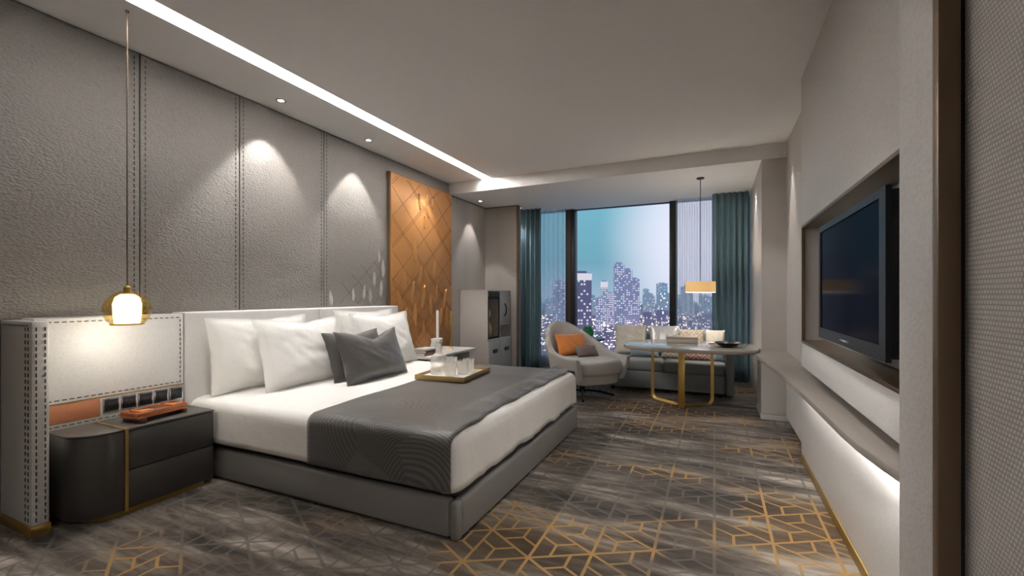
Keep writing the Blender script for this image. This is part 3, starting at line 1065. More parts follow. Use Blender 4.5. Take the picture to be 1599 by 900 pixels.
# throw
def throw_bm():
    bm = B()
    y0, y1 = 1.762, 3.812
    R = 0.055
    T = TOP + 0.022
    zh = 0.236
    path = []
    nd_ = 7
    for k in range(nd_):
        path.append((y0, zh + (T - R - zh) * k / nd_))
    for k in range(7):
        a = PI / 2 * k / 6
        path.append((y0 + R * (1 - math.cos(a)), T - R * (1 - math.sin(a))))
    m = 46
    for k in range(1, m):
        path.append((y0 + R + (y1 - y0 - 2 * R) * k / m, T))
    for k in range(7):
        a = PI / 2 * k / 6
        path.append((y1 - R * (1 - math.sin(a)), T - R * (1 - math.cos(a))))
    for k in range(1, nd_ + 1):
        path.append((y1, T - R - (T - R - zh) * k / nd_))
    # arc length for uv
    s = [0]
    for a, b in zip(path, path[1:]):
        s.append(s[-1] + math.hypot(b[0] - a[0], b[1] - a[1]))
    NV = len(path) - 1
    NU = 40

    def fn(u, v):
        i = min(int(round(v * NV)), NV)
        y, z = path[i]
        tt = (y - y0) / (y1 - y0)
        xa = -2.05 - 0.04 * math.sin(PI * tt) + 0.012 * noise.noise(Vector((0, y * 3, 0)))
        xb = -1.118 - (0.035 * min(1, max(0, (tt - 0.03) * 5)) + 0.02 * noise.noise(Vector((3, y * 6, 0)))) * (1 if 0.02 < tt < 0.985 else 0)
        x = xa + (xb - xa) * u
        up = 1 if abs(z - T) < 1e-4 else 0
        bump_ = 0.006 * noise.noise(Vector((x * 4, y * 4, 2)))
        # gathered ruffle along the foot edge
        e = max(0.0, (u - 0.80) / 0.20)
        ruf = max(0, math.sin(e * PI)) * (0.016 + 0.012 * math.sin(y * 38 + 6 * noise.noise(Vector((1, y * 2, 0))))) * min(1, max(0, (tt - 0.12) * 4))
        if up:
            z += bump_ * 0.6 + 0.003 + ruf
        else:
            y += (bump_ - 0.002) * (-1 if tt < 0.5 else 1)
            z += 0.0
        return (x, y, z)
    surf(bm, NU, NV, fn)
    uvl = bm.loops.layers.uv.verify()
    for f in bm.faces:
        for lp in f.loops:
            a, b = lp[uvl].uv
            lp[uvl].uv = (a * 0.93, s[min(int(round(b * NV)), NV)])
    bmesh.ops.recalc_face_normals(bm, faces=bm.faces)
    return bm


th = obj('bed_throw', throw_bm(), M['throw'], smooth=60)
md = th.modifiers.new('thickness', 'SOLIDIFY')
md.thickness = 0.008
tag(th, 'dark grey satin throw with arced stitching across the foot of the bed', 'throw')


# pillows: local frame - width along Y, height along Z, thickness along X, bottom edge at z=0
def pillow_bm(w, h, t, flange=0.0, chop=0.0, seed=0, n=30, pinch=0.05, wr=0.008, px=3.0):
    bm = B()
    grid = {}
    for side in (1, -1):
        for i in range(n + 1):
            for j in range(n + 1):
                u = -1 + 2 * i / n
                v = -1 + 2 * j / n
                edge = i in (0, n) or j in (0, n)
                if edge and side == -1:
                    grid[(side, i, j)] = grid[(1, i, j)]
                    continue
                yy = w / 2 * u * (1 - pinch * (1 - v * v))
                zz = h / 2 * v * (1 - pinch * (1 - u * u))
                fl = 1 - flange
                uu, vv = min(1, abs(u) / fl), min(1, abs(v) / fl)
                th_ = t / 2 * max(0, (1 - uu ** px)) ** 0.5 * max(0, (1 - vv ** px)) ** 0.5
                if not edge:
                    th_ = max(th_, 0.003)
                sg = 0.75 + 0.25 * (-v)       # fuller at the bottom
                th_ *= sg
                inn = (1 - abs(u) ** 3) * (1 - abs(v) ** 3)
                d = wr * inn * (noise.noise(Vector((u * 2.2 + seed, v * 2.2, side))) + 0.7 * noise.noise(Vector((u * 5 + v * 4 + seed, v * 2 - u, side + 3))) + 0.35 * noise.noise(Vector((u * 11 - v * 6 + seed, v * 9 + u * 3, side + 5))))
                zz -= chop * math.exp(-(abs(u - 0.1) / 0.5) ** 1.4) * max(0, (v + 0.5) / 1.5) ** 1.5
                xx = side * (th_ + d)
                if edge:
                    xx = 0.008 * noise.noise(Vector((u * 4 + seed, v * 4, 9)))
                grid[(side, i, j)] = bm.verts.new((xx, yy, zz + h / 2))
    for side in (1, -1):
        for i in range(n):
            for j in range(n):
                q = [grid[(side, i, j)], grid[(side, i + 1, j)], grid[(side, i + 1, j + 1)], grid[(side, i, j + 1)]]
                if len(set(q)) == 4:
                    bm.faces.new(q if side == 1 else q[::-1])
    return bm


def pillow(name, loc, w, h, t, mat, label, cat='pillow', tilt=0.0, rz=0.0, roll=0.0, **kw):
    grp = kw.pop('group', None)
    o = obj(name, pillow_bm(w, h, t, **kw), mat, None, local=True, smooth=70)
    o.location = loc
    o.rotation_euler = (Matrix.Rotation(rz, 3, 'Z') @ Matrix.Rotation(-tilt, 3, 'Y') @ Matrix.Rotation(roll, 3, 'X')).to_euler()
    tag(o, label, cat, grp)
    return o


PZ = TOP + 0.018
pillow('pillow', (-2.99, 2.23, PZ), 0.80, 0.52, 0.17, M['linen'], 'white pillow at near end of the bed, leaning on the headboard', tilt=R_(8), seed=1, flange=0.07, chop=0.02, wr=0.012)
pillow('pillow', (-3.0, 3.33, PZ), 0.80, 0.54, 0.15, M['linen'], 'white pillow mostly hidden at the far rear of the bed', tilt=R_(8), seed=2, flange=0.07, chop=0.02, wr=0.012)
pillow('pillow', (-2.76, 2.44, PZ), 0.78, 0.52, 0.20, M['linen'], 'white pillow standing in front, left of the grey cushions', tilt=R_(17), seed=3, flange=0.08, chop=0.035, wr=0.014)
pillow('pillow', (-2.77, 3.36, PZ), 0.80, 0.53, 0.22, M['linen'], 'white pillow standing behind and right of the front grey cushion', tilt=R_(17), seed=4, flange=0.08, chop=0.03, wr=0.014)
pillow('cushion', (-2.60, 2.80, PZ), 0.62, 0.40, 0.15, M['satin_grey'], 'grey satin cushion half hidden behind the front grey cushion', 'cushion', tilt=R_(20), seed=5, chop=0.03, pinch=0.06)
pillow('cushion', (-2.43, 2.80, PZ), 0.70, 0.42, 0.18, M['satin_grey'], 'foremost dark grey satin cushion with a dented top edge on the bed', 'cushion', tilt=R_(20), seed=6, chop=0.085, pinch=0.07)

# ------------------------------------------------------------------ near nightstand
NX0, NX1, NYa, NYb, NZ = HX + 0.012, -2.83, 1.10, 1.748, 0.455
ns = thing('nightstand', 'dark lacquered nightstand with rounded end and gold strip beside the bed', 'nightstand', (-2.99, 1.42, 0))


def rounded_end(x0, x1, y0, y1, r, n=12):
    return [(x0, y0)] + [(x1 - r + r * math.sin(a), y0 + r - r * math.cos(a)) for a in [PI / 2 * k / n for k in range(n + 1)]] + [(x1, y1), (x0, y1)]


obj('end_cabinet', prism(B(), rounded_end(NX0, NX1, NYa, 1.289, 0.15), 0.028, NZ - 0.014, 0.003), M['lacquer'], ns)
obj('end_top', prism(B(), rounded_end(NX0, NX1 + 0.003, NYa - 0.003, 1.290, 0.152), NZ - 0.013, NZ, 0.003), M['lacquer_top'], ns)
obj('gold_strip', prism(B(), [(0.0, 1.291), (0.0, 1.301), (1, 1.301), (1, 1.291)], 0, 1) if False else box(B(), NX0, NX1 + 0.006, 1.2905, 1.3055, 0.02, NZ + 0.002), M['gold'], ns)
boxo('drawer_case', (NX0, NX1 - 0.02, 1.307, NYb, 0.028, NZ - 0.014), M['lacquer'], ns, 0.003)
boxo('drawer_front', (NX1 - 0.02, NX1, 1.307, NYb, 0.235, NZ - 0.016), M['lacquer'], ns, 0.003)
boxo('drawer_front', (NX1 - 0.02, NX1, 1.307, NYb, 0.030, 0.231), M['lacquer'], ns, 0.003)
boxo('drawer_top', (NX0, NX1 + 0.003, 1.306, NYb + 0.002, NZ - 0.013, NZ), M['lacquer_top'], ns, 0.003)
obj('gold_plinth', prism(B(), rounded_end(NX0, NX1 - 0.012, NYa + 0.06, NYb - 0.05, 0.12), 0.0, 0.028), M['gold_dark'], ns)

# amber tray case on it
tc = thing('lacquer_tray', 'amber lacquered wooden tray on the dark nightstand top', 'tray', (-2.96, 1.50, NZ + 0.002), R_(8))
tc.scale = (0.85, 0.70, 1.0)
boxo('foot', (-0.10, 0.10, -0.17, -0.145, 0, 0.022), M['dark_wood'], tc, 0.003, local=True)
boxo('foot', (-0.10, 0.10, 0.15, 0.175, 0, 0.022), M['dark_wood'], tc, 0.003, local=True)
boxo('tray_base', (-0.08, 0.08, -0.20, 0.20, 0.022, 0.036), M['amber'], tc, 0.003, local=True)
for a in ((-0.08, -0.068, -0.20, 0.20), (0.068, 0.08, -0.20, 0.20), (-0.068, 0.068, -0.20, -0.19), (-0.068, 0.068, 0.19, 0.20)):
    boxo('tray_edge', (*a, 0.036, 0.056), M['amber'], tc, 0.002, local=True)
for i, (a, c_) in enumerate(((-0.15, 'amber'), (-0.03, 'dark_wood'), (0.09, 'amber'))):
    boxo('lidded_box', (-0.05, 0.05, a, a + 0.095, 0.0365, 0.058 - 0.006 * (i == 1)), M[c_], tc, 0.004, local=True)

# ------------------------------------------------------------------ far nightstand
n2 = thing('side_console', 'white lacquered bedside console beneath the copper art panel', 'console', (-3.0, 4.4, 0))
boxo('top', (-3.235, -2.76, 3.96, 4.96, 0.472, 0.50), M['white_lacquer'], n2, 0.004)
boxo('drawer_case', (-3.235, -2.83, 3.99, 4.55, 0.18, 0.455), M['white_lacquer'], n2, 0.004)
boxo('shade_strip', (-3.235, -2.83, 3.98, 4.93, 0.455, 0.472), M['black'], n2)  # black slab standing in for the shade below the top
boxo('drawer_front', (-2.83, -2.812, 3.995, 4.545, 0.315, 0.45), M['white_lacquer'], n2, 0.003)
boxo('drawer_front', (-2.83, -2.812, 3.995, 4.545, 0.185, 0.31), M['white_lacquer'], n2, 0.003)
boxo('lower_shelf', (-3.235, -2.83, 4.55, 4.93, 0.28, 0.30), M['white_lacquer'], n2, 0.003)
boxo('end_panel', (-3.235, -2.82, 4.905, 4.93, 0.0, 0.455), M['white_lacquer'], n2, 0.003)
boxo('plinth', (-3.235, -2.86, 4.02, 4.905, 0.0, 0.18), M['lacquer'], n2)
o = boxo('red_box', (-3.0, -2.86, 4.6, 4.78, 0.301, 0.37), M['leather_copper'], None, 0.006)
tag(o, 'small reddish brown box on the lower shelf of the white console', 'box')
for k, (mt, a, z0, z1, lb) in enumerate((('mid_wood', 0.0, 0.5005, 0.532, 'tan bound book at the bottom of the console stack'), ('dark_wood', 0.12, 0.533, 0.558, 'dark brown book in the middle of the console stack'), ('ceramic', -0.08, 0.559, 0.578, 'thin pale book on top of the console stack'))):
    t = thing('book', lb, 'book', (-2.93, 4.10, z0), a, 'books stacked on the console')
    wd, hg = 0.075, z1 - z0
    boxo('pages', (-wd + 0.004, wd - 0.004, -0.10, 0.10, 0.003, hg - 0.003), M['linen'], t, local=True)
    bm = B()
    box(bm, -wd, wd, -0.105, 0.105, 0, 0.003)
    box(bm, -wd, wd, -0.105, 0.105, hg - 0.003, hg)
    box(bm, wd - 0.003, wd, -0.105, 0.105, 0.0029, hg - 0.0029)
    obj('cover', bm, M[mt], t, local=True)

cx_, cy_ = -2.84, 4.22
cd = thing('candle_holder', 'white ceramic candle holder with a flared cup on the console', 'candle holder', (cx_, cy_, 0.501))
obj('stem', lathe(B(), [(0, 0), (0.045, 0), (0.047, 0.008), (0.028, 0.022), (0.020, 0.045), (0.030, 0.062), (0.020, 0.078), (0.026, 0.095), (0, 0.096)], (cx_, cy_, 0.501), 28), M['ceramic'], cd)
obj('cup', lathe(B(), [(0, 0.095), (0.028, 0.096), (0.052, 0.125), (0.058, 0.165), (0.053, 0.18), (0.030, 0.178), (0, 0.176)], (cx_, cy_, 0.501), 28), M['ceramic'], cd)
cn = thing('candle', 'tall thin white candle standing in the ceramic holder', 'candle', (cx_, cy_, 0.678))
obj('wax', lathe(B(), [(0, 0), (0.017, 0), (0.0165, 0.31), (0.013, 0.318), (0, 0.316)], (cx_, cy_, 0.678), 16), M['wax'], cn)
obj('wick', tube(B(), [(cx_, cy_, 0.99), (cx_, cy_, 1.006)], 0.0015, 5), M['black'], cn)
o = obj('vase', lathe(B(), [(0, 0), (0.035, 0), (0.05, 0.03), (0.055, 0.08), (0.04, 0.13), (0.048, 0.165), (0.043, 0.165), (0.035, 0.13), (0, 0.12)], (-2.93, 4.30, 0.501), 28), M['ceramic'])
tag(o, 'short white ceramic vase left of the candle holder on the console', 'vase')
o = obj('candlestick', lathe(B(), [(0, 0), (0.03, 0), (0.008, 0.02), (0.008, 0.28), (0.014, 0.30), (0.013, 0.46), (0, 0.47)], (-2.98, 4.72, 0.501), 16), M['gold'])
tag(o, 'slim gold candlestick against the copper panel at the far side of the console', 'candlestick')

# ------------------------------------------------------------------ tray with crystal on the bed
TZ = TOP + 0.040
ty = thing('serving_tray', 'square gilt serving tray lying on the bed throw', 'tray', (-1.92, 3.09, TZ), R_(6))
boxo('tray_board', (-0.20, 0.20, -0.25, 0.25, 0.0, 0.010), M['ceramic'], ty, 0.002, local=True)
for a in ((-0.21, -0.198, -0.26, 0.26), (0.198, 0.21, -0.26, 0.26), (-0.198, 0.198, -0.26, -0.248), (-0.198, 0.198, 0.248, 0.26)):
    boxo('tray_rim', (*a, -0.008, 0.030), M['tray_gilt'], ty, 0.003, local=True)


def tumbler(loc, r, h, label, ribs=14):
    o = obj('crystal_glass', lathe(B(), [(0, 0.0), (r * 0.82, 0.0), (r * 0.9, 0.006), (r, h), (r * 0.93, h), (r * 0.82, 0.016), (0, 0.014)], (0, 0, 0), 56, ribs, 0.05), M['crystal'], None, local=True, smooth=60)
    o.location = loc
    tag(o, label, 'glass', 'crystal glasses on the bed tray')
    return o


GZ = TZ + 0.0105
t = thing('decanter', 'tall crystal decanter at the left of the bed tray', 'decanter', (-2.02, 3.02, GZ))
obj('body', lathe(B(), [(0, 0), (0.060, 0), (0.064, 0.01), (0.064, 0.13), (0.055, 0.15), (0.022, 0.165), (0.020, 0.19), (0.028, 0.20), (0, 0.198)], (-2.02, 3.02, GZ), 40, 10, 0.04), M['crystal'], t)
obj('stopper', lathe(B(), [(0, 0.2), (0.018, 0.2), (0.026, 0.22), (0.020, 0.245), (0, 0.25)], (-2.02, 3.02, GZ), 20), M['crystal'], t)
tumbler((-1.87, 2.96, GZ), 0.045, 0.105, 'crystal tumbler right of the decanter, nearest corner of the bed tray')
tumbler((-1.84, 3.09, GZ), 0.045, 0.105, 'crystal tumbler at the right middle of the bed tray')
tumbler((-1.86, 3.22, GZ), 0.045, 0.105, 'crystal tumbler at the far right of the bed tray')
tumbler((-2.0, 3.18, GZ), 0.045, 0.115, 'crystal tumbler behind the decanter on the bed tray')

# ------------------------------------------------------------------ minibar cabinet
cb = thing('minibar_cabinet', 'pale linen finished minibar cabinet standing in the alcove', 'cabinet', (-3.08, 5.84, 0))
cx0, cx1, cy0, cy1, ct = -3.30, -2.86, 5.47, 6.235, 1.22
boxo('side_panel', (cx0, cx1, cy0, cy0 + 0.022, 0.06, ct), M['linen_cab'], cb, 0.002)
boxo('side_panel', (cx0, cx1, cy1 - 0.022, cy1, 0.06, ct), M['linen_cab'], cb, 0.002)
for z in (0.34, 0.66, 0.93):
    boxo('side_moulding', (cx0, cx1, cy0 - 0.003, cy0, z, z + 0.006), M['taupe_paint'], cb)
boxo('top', (cx0, cx1, cy0, cy1, ct, ct + 0.022), M['linen_cab'], cb, 0.003)
boxo('back_panel', (cx0, cx0 + 0.02, cy0 + 0.022, cy1 - 0.022, 0.06, ct), M['lacquer'], cb)
boxo('divider', (cx0 + 0.02, cx1, 5.86, 5.88, 0.06, ct), M['linen_cab'], cb)
boxo('shelf_board', (cx0 + 0.02, cx1, cy0 + 0.022, 5.86, 0.525, 0.545), M['linen_cab'], cb)
boxo('shelf_board', (cx0 + 0.02, cx1, 5.88, cy1 - 0.022, 0.525, 0.545), M['linen_cab'], cb)
boxo('shelf_board', (cx0 + 0.02, cx1, 5.88, cy1 - 0.022, 0.73, 0.75), M['linen_cab'], cb)
boxo('plinth', (cx0 + 0.02, cx1 - 0.03, cy0 + 0.02, cy1 - 0.02, 0, 0.06), M['lacquer'], cb)
bm = B()
for a in ((cx1 - 0.012, cx1 - 0.002, 5.495, 5.52, 0.55, 1.15), (cx1 - 0.012, cx1 - 0.002, 5.835, 5.858, 0.55, 1.15), (cx1 - 0.012, cx1 - 0.002, 5.52, 5.835, 0.55, 0.575), (cx1 - 0.012, cx1 - 0.002, 5.52, 5.835, 1.11, 1.15)):
    box(bm, *a)
obj('niche_frame', bm, M['tv_body'], cb)
d_ = boxo('door', (cx1 - 0.018, cx1, 5.884, cy1 - 0.002, 0.752, ct - 0.004), M['linen_cab'], cb, 0.002)
obj('handle', tube(B(), [(cx1 + 0.004 + 0.02 * math.sin(a), 5.99 + 0.012 + 0.05 * math.cos(a) * 0 + 0.03 * math.sin(a), 0.95 + 0.09 * -math.cos(a)) for a in [PI * k / 12 for k in range(13)]], 0.009, 8), M['black_metal'], d_)
for (a, b_) in ((cy0 + 0.002, 5.868), (5.872, cy1 - 0.002)):
    f = boxo('drawer', (cx1, cx1 + 0.018, a, b_, 0.07, 0.522), M['linen_cab'], cb, 0.003)
    m_ = (a + b_) / 2
    boxo('handle', (cx1 + 0.018, cx1 + 0.03, m_ - 0.07, m_ + 0.07, 0.345, 0.395), M['black_metal'], f, 0.004)
    boxo('handle_inlay', (cx1 + 0.030, cx1 + 0.032, m_ - 0.05, m_ + 0.05, 0.358, 0.382), M['bronze'], f)
t = thing('ornament', 'white and gold figured ornament inside the cabinet niche', 'ornament', (-3.0, 5.68, 0.5455))
obj('body', lathe(B(), [(0, 0), (0.06, 0), (0.085, 0.05), (0.095, 0.13), (0.08, 0.2), (0.045, 0.26), (0.04, 0.29), (0, 0.29)], (-3.0, 5.68, 0.5455), 28), M['gold'], t)
obj('head', lathe(B(), [(0, 0.285), (0.05, 0.29), (0.075, 0.34), (0.07, 0.40), (0.035, 0.44), (0, 0.45)], (-3.0, 5.68, 0.5455), 24), M['ceramic'], t)

# ------------------------------------------------------------------ armchair
ac = thing('armchair', 'pale upholstered swivel armchair near the window', 'armchair', (-1.43, 5.10, 0), R_(-40))
ac.scale = (1.1, 1.1, 1.06)
# local frame: faces +X


def chair_shell():
    bm = B()
    NA, NZs = 44, 10

    def ring(a, v, off):
        # a in -1..1 around the U, v 0..1 upwards
        th_ = a * R_(128)
        top = 0.46 + 0.34 * max(0.0, math.cos(th_ * 0.78)) ** 2.2 if abs(a) < 0.9 else 0.46 + 0.34 * max(0.0, math.cos(th_ * 0.78)) ** 2.2
        bot = 0.19 + 0.015 * (1 - math.cos(th_))
        z = bot + (top - bot) * v
        r = 0.33 + 0.05 * v + off
        ex = 1.10 if math.cos(th_) < 0 else 1.0
        lean = 0.10 * v * max(0, math.cos(th_)) ** 1.5
        x = -(r * math.cos(th_)) * ex - lean * (1 if True else 0)
        y = r * 0.98 * math.sin(th_) if abs(th_) < PI / 2 else math.copysign(r * 0.98 * (1 - 0.12 * (abs(th_) - PI / 2)), th_)
        if abs(th_) > PI / 2:
            x = (abs(th_) - PI / 2) * 0.62
        tuck = 0.07 * (1 - v) ** 2
        return Vector((x * (1 - tuck), y * (1 - tuck), z))
    outer = [[bm.verts.new(ring(-1 + 2 * i / NA, j / NZs, 0.0)) for j in range(NZs + 1)] for i in range(NA + 1)]
    inner = [[bm.verts.new(ring(-1 + 2 * i / NA, j / NZs, -0.075) + Vector((0, 0, -0.004))) for j in range(NZs + 1)] for i in range(NA + 1)]
    for G, fl in ((outer, False), (inner, True)):
        for i in range(NA):
            for j in range(NZs):
                q = [G[i][j], G[i + 1][j], G[i + 1][j + 1], G[i][j + 1]]
                bm.faces.new(q[::-1] if fl else q)
    for i in range(NA):
        for j in (0, NZs):
            q = [outer[i][j], outer[i + 1][j], inner[i + 1][j], inner[i][j]]
            bm.faces.new(q if j == 0 else q[::-1])
    for i in (0, NA):
        for j in range(NZs):
            q = [outer[i][j], outer[i][j + 1], inner[i][j + 1], inner[i][j]]
            bm.faces.new(q if i == 0 else q[::-1])
    bmesh.ops.recalc_face_normals(bm, faces=bm.faces)
    return bm


o = obj('shell', chair_shell(), M['fabric_light'], ac, local=True, smooth=60)
md = o.modifiers.new('soft', 'SUBSURF')
md.levels = 1
md.render_levels = 1
sc_pts = [(0.36, -0.25), (0.40, -0.18), (0.42, 0), (0.40, 0.18), (0.36, 0.25), (0.1, 0.28), (-0.15, 0.24), (-0.26, 0.12), (-0.28, 0), (-0.26, -0.12), (-0.15, -0.24), (0.1, -0.28)]
obj('seat_cushion', prism(B(), sc_pts, 0.27, 0.42, 0.04, 4), M['fabric_light'], ac, local=True, smooth=70)
obj('seat_base', prism(B(), [(x * 0.92, y * 0.95) for x, y in sc_pts], 0.17, 0.28, 0.03, 3), M['fabric_light'], ac, local=True, smooth=60)
obj('swivel_column', lathe(B(), [(0, 0.03), (0.03, 0.03), (0.03, 0.12), (0.09, 0.15), (0.10, 0.175), (0, 0.175)], (0.03, 0, 0), 20), M['black_metal'], ac, local=True)
for k in range(4):
    a = PI / 4 + k * PI / 2 + 0.2
    obj('base_leg', tube(B(), [(0.03, 0, 0.055), (0.03 + 0.17 * math.cos(a), 0.17 * math.sin(a), 0.045), (0.03 + 0.33 * math.cos(a), 0.33 * math.sin(a), 0.010)], 0.012, 8), M['black_metal'], ac, local=True)


def on_chair(x, y):
    c_, s_2 = math.cos(R_(-40)), math.sin(R_(-40))
    return (-1.43 + 1.1 * (x * c_ - y * s_2), 5.10 + 1.1 * (x * s_2 + y * c_))


px_, py_ = on_chair(-0.10, -0.02)
pillow('cushion', (px_, py_, 0.448), 0.42, 0.27, 0.13, M['orange'], 'orange velvet cushion resting in the pale armchair', 'cushion', tilt=R_(24), rz=R_(-40), seed=8)
px_, py_ = on_chair(0.06, 0.06)
pillow('cushion', (px_, py_, 0.448), 0.30, 0.15, 0.09, M['mauve'], 'small mauve brown cushion on the armchair seat', 'cushion', tilt=R_(38), rz=R_(-40), seed=9)

# ------------------------------------------------------------------ small side table with green vase
st = thing('side_table', 'small round black side table between armchair and sofa', 'table', (-1.58, 6.05, 0))
obj('top', lathe(B(), [(0, 0.55), (0.22, 0.55), (0.225, 0.56), (0.22, 0.57), (0, 0.57)], (-1.58, 6.05, 0), 32), M['black_metal'], st)
obj('stem', lathe(B(), [(0, 0.02), (0.02, 0.02), (0.02, 0.55), (0, 0.55)], (-1.58, 6.05, 0), 16), M['black_metal'], st)
obj('foot', lathe(B(), [(0, 0), (0.15, 0), (0.15, 0.012), (0.03, 0.025), (0, 0.025)], (-1.58, 6.05, 0), 32), M['black_metal'], st)
o = obj('glass_vase', lathe(B(), [(0, 0), (0.04, 0), (0.075, 0.04), (0.085, 0.085), (0.07, 0.13), (0.045, 0.15), (0.05, 0.165), (0.046, 0.165), (0.04, 0.15), (0.065, 0.125), (0.08, 0.085), (0.07, 0.042), (0, 0.01)], (-1.59, 6.03, 0.571), 32), M['green_glass'])
tag(o, 'round green glass vase on the small black side table', 'vase')

# ------------------------------------------------------------------ sofa
sf = thing('sofa', 'grey upholstered two seat sofa beneath the window', 'sofa', (-0.5, 5.95, 0))
sx0, sx1, sy0, sy1 = -1.24, 0.20, 5.52, 6.42
boxo('base', (sx0, sx1, sy0 + 0.02, sy1, 0.06, 0.24), M['fabric_grey'], sf, 0.02, 3)
boxo('front_panel', (sx0 + 0.005, sx1 - 0.09, sy0, sy0 + 0.03, 0.05, 0.25), M['fabric_grey'], sf, 0.012, 3)
boxo('seat_cushion', (sx0 + 0.01, -0.56, sy0 + 0.005, sy1 - 0.2, 0.245, 0.385), M['fabric_grey'], sf, 0.035, 4)
boxo('seat_cushion', (-0.555, sx1 - 0.085, sy0 + 0.005, sy1 - 0.2, 0.245, 0.385), M['fabric_grey'], sf, 0.035, 4)
boxo('arm', (sx1 - 0.08, sx1, sy0 - 0.02, sy1, 0.04, 0.52), M['fabric_grey'], sf, 0.02, 3)
boxo('back', (sx0, sx1 - 0.08, sy1 - 0.20, sy1, 0.25, 0.66), M['fabric_grey'], sf, 0.04, 4)
for x in (sx0 + 0.08, -0.5, sx1 - 0.14):
    obj('foot', lathe(B(), [(0, 0), (0.018, 0), (0.024, 0.06), (0, 0.06)], (x, sy0 + 0.08, 0), 14), M['black_metal'], sf)
F = R_(-90)
SZ = 0.387


def sofa_cushion(x, y, w, h, t, mat, label, tilt=18, turn=0, z=SZ, **kw):
    pillow('cushion', (x, y, z), w, h, t, M[mat], label, 'cushion', tilt=R_(tilt), rz=F + R_(turn), **kw)


sofa_cushion(-1.0, 6.00, 0.42, 0.40, 0.15, 'cream', 'large cream cushion at the left end of the sofa', 16, 12, seed=21)
sofa_cushion(-0.60, 5.98, 0.36, 0.40, 0.14, 'silver', 'silvery satin cushion behind the sofa cushions left of the table', 14, -4, seed=22)
sofa_cushion(-0.80, 5.78, 0.36, 0.20, 0.12, 'blue_grey', 'slate blue cushion in front at the left of the sofa', 30, 4, seed=23)
sofa_cushion(-0.46, 5.80, 0.30, 0.20, 0.12, 'beige_print', 'beige patterned cushion at the middle of the sofa', 28, -5, seed=24)
sofa_cushion(-0.20, 5.74, 0.34, 0.21, 0.12, 'pink_print', 'dusty pink cushion with diamond pattern seen under the table', 30, 6, seed=25)
sofa_cushion(-0.26, 5.98, 0.30, 0.36, 0.12, 'beige_print', 'tall beige cushion against the sofa back behind the table', 14, 3, seed=26)
sofa_cushion(0.0, 5.99, 0.22, 0.36, 0.14, 'cream', 'cream cushion at the right end of the sofa behind the table', 14, -6, seed=27)
sofa_cushion(0.045, 5.78, 0.13, 0.22, 0.10, 'blue_grey', 'small grey blue cushion in the right corner of the sofa', 26, -12, seed=28)

# ------------------------------------------------------------------ oval table
tb = thing('oval_table', 'pale wooden oval table on looped gold legs in front of the sofa', 'table', (-0.27, 5.1, 0))
tx0, tx1, ty0, ty1 = -0.92, 0.415, 4.62, 5.58
pts = []
NT = 64
for k in range(NT):
    a = 2 * PI * k / NT
    c_, s_2 = math.cos(a), math.sin(a)
    e = 2 / 2.7
    pts.append(((tx0 + tx1) / 2 + (tx1 - tx0) / 2 * math.copysign(abs(c_) ** e, c_), (ty0 + ty1) / 2 + (ty1 - ty0) / 2 * math.copysign(abs(s_2) ** e, s_2)))
TT = 0.64
obj('top', prism(B(), pts, TT - 0.04, TT, 0.008, 3), M['table_top'], tb, smooth=50)
# front strap leg
lx, ly = -0.31, 4.93
boxo('leg', (lx - 0.032, lx + 0.032, ly - 0.012, ly + 0.012, 0.0, TT - 0.04), M['gold'], tb, 0.004)


def loop_leg(pa, pb, z0, z1, r):
    """U shaped strap: down at pa, along the floor, up at pb"""
    pa, pb = Vector(pa), Vector(pb)
    d = (pb - pa).normalized()
    P = [Vector((pa.x, pa.y, z1)), Vector((pa.x, pa.y, z0 + r))]
    for k in range(1, 7):
        a = PI / 2 * k / 6
        q = pa + d * (r * (1 - math.cos(a)))
        P.append(Vector((q.x, q.y, z0 + r - r * math.sin(a))))
    for k in range(0, 7):
        a = PI / 2 * k / 6
        q = pb - d * (r * (1 - math.sin(a)))
        P.append(Vector((q.x, q.y, z0 + r - r * math.cos(a))))
    P.append(Vector((pb.x, pb.y, z1)))
    return P


obj('loop_leg', tube(B(), loop_leg((-0.63, 5.20), (lx, ly + 0.02), 0.014, TT - 0.04, 0.07), 0.0, flat=(0.032, 0.022)), M['gold'], tb)
obj('loop_leg', tube(B(), loop_leg((-0.02, 5.14), (lx, ly + 0.02), 0.014, TT - 0.04, 0.07), 0.0, flat=(0.032, 0.022)), M['gold'], tb)
t = thing('keepsake_box', 'flat beige lidded box lying on the oval table', 'box', (-0.33, 5.30, TT + 0.001), R_(4))
boxo('base', (-0.16, 0.16, -0.11, 0.11, 0, 0.045), M['cream'], t, 0.004, local=True)
boxo('lid', (-0.163, 0.163, -0.113, 0.113, 0.047, 0.068), M['beige_print'], t, 0.004, local=True)
o = obj('bowl', lathe(B(), [(0, 0.0), (0.05, 0.0), (0.10, 0.018), (0.125, 0.045), (0.118, 0.045), (0.09, 0.022), (0, 0.010)], (0.12, 5.02, TT + 0.001), 36), M['black_metal'])
tag(o, 'shallow black bowl at the right end of the oval table', 'bowl')
for k, (x, y) in enumerate(((-0.02, 5.30), (0.12, 5.36))):
    o = obj('saucer', lathe(B(), [(0, 0), (0.03, 0), (0.055, 0.012), (0.05, 0.014), (0.028, 0.005), (0, 0.005)], (x, y, TT + 0.001), 24), M['silver'])
    tag(o, ('small silver dish just right of the beige box on the oval table', 'small silver dish furthest right behind the black bowl')[k], 'dish')

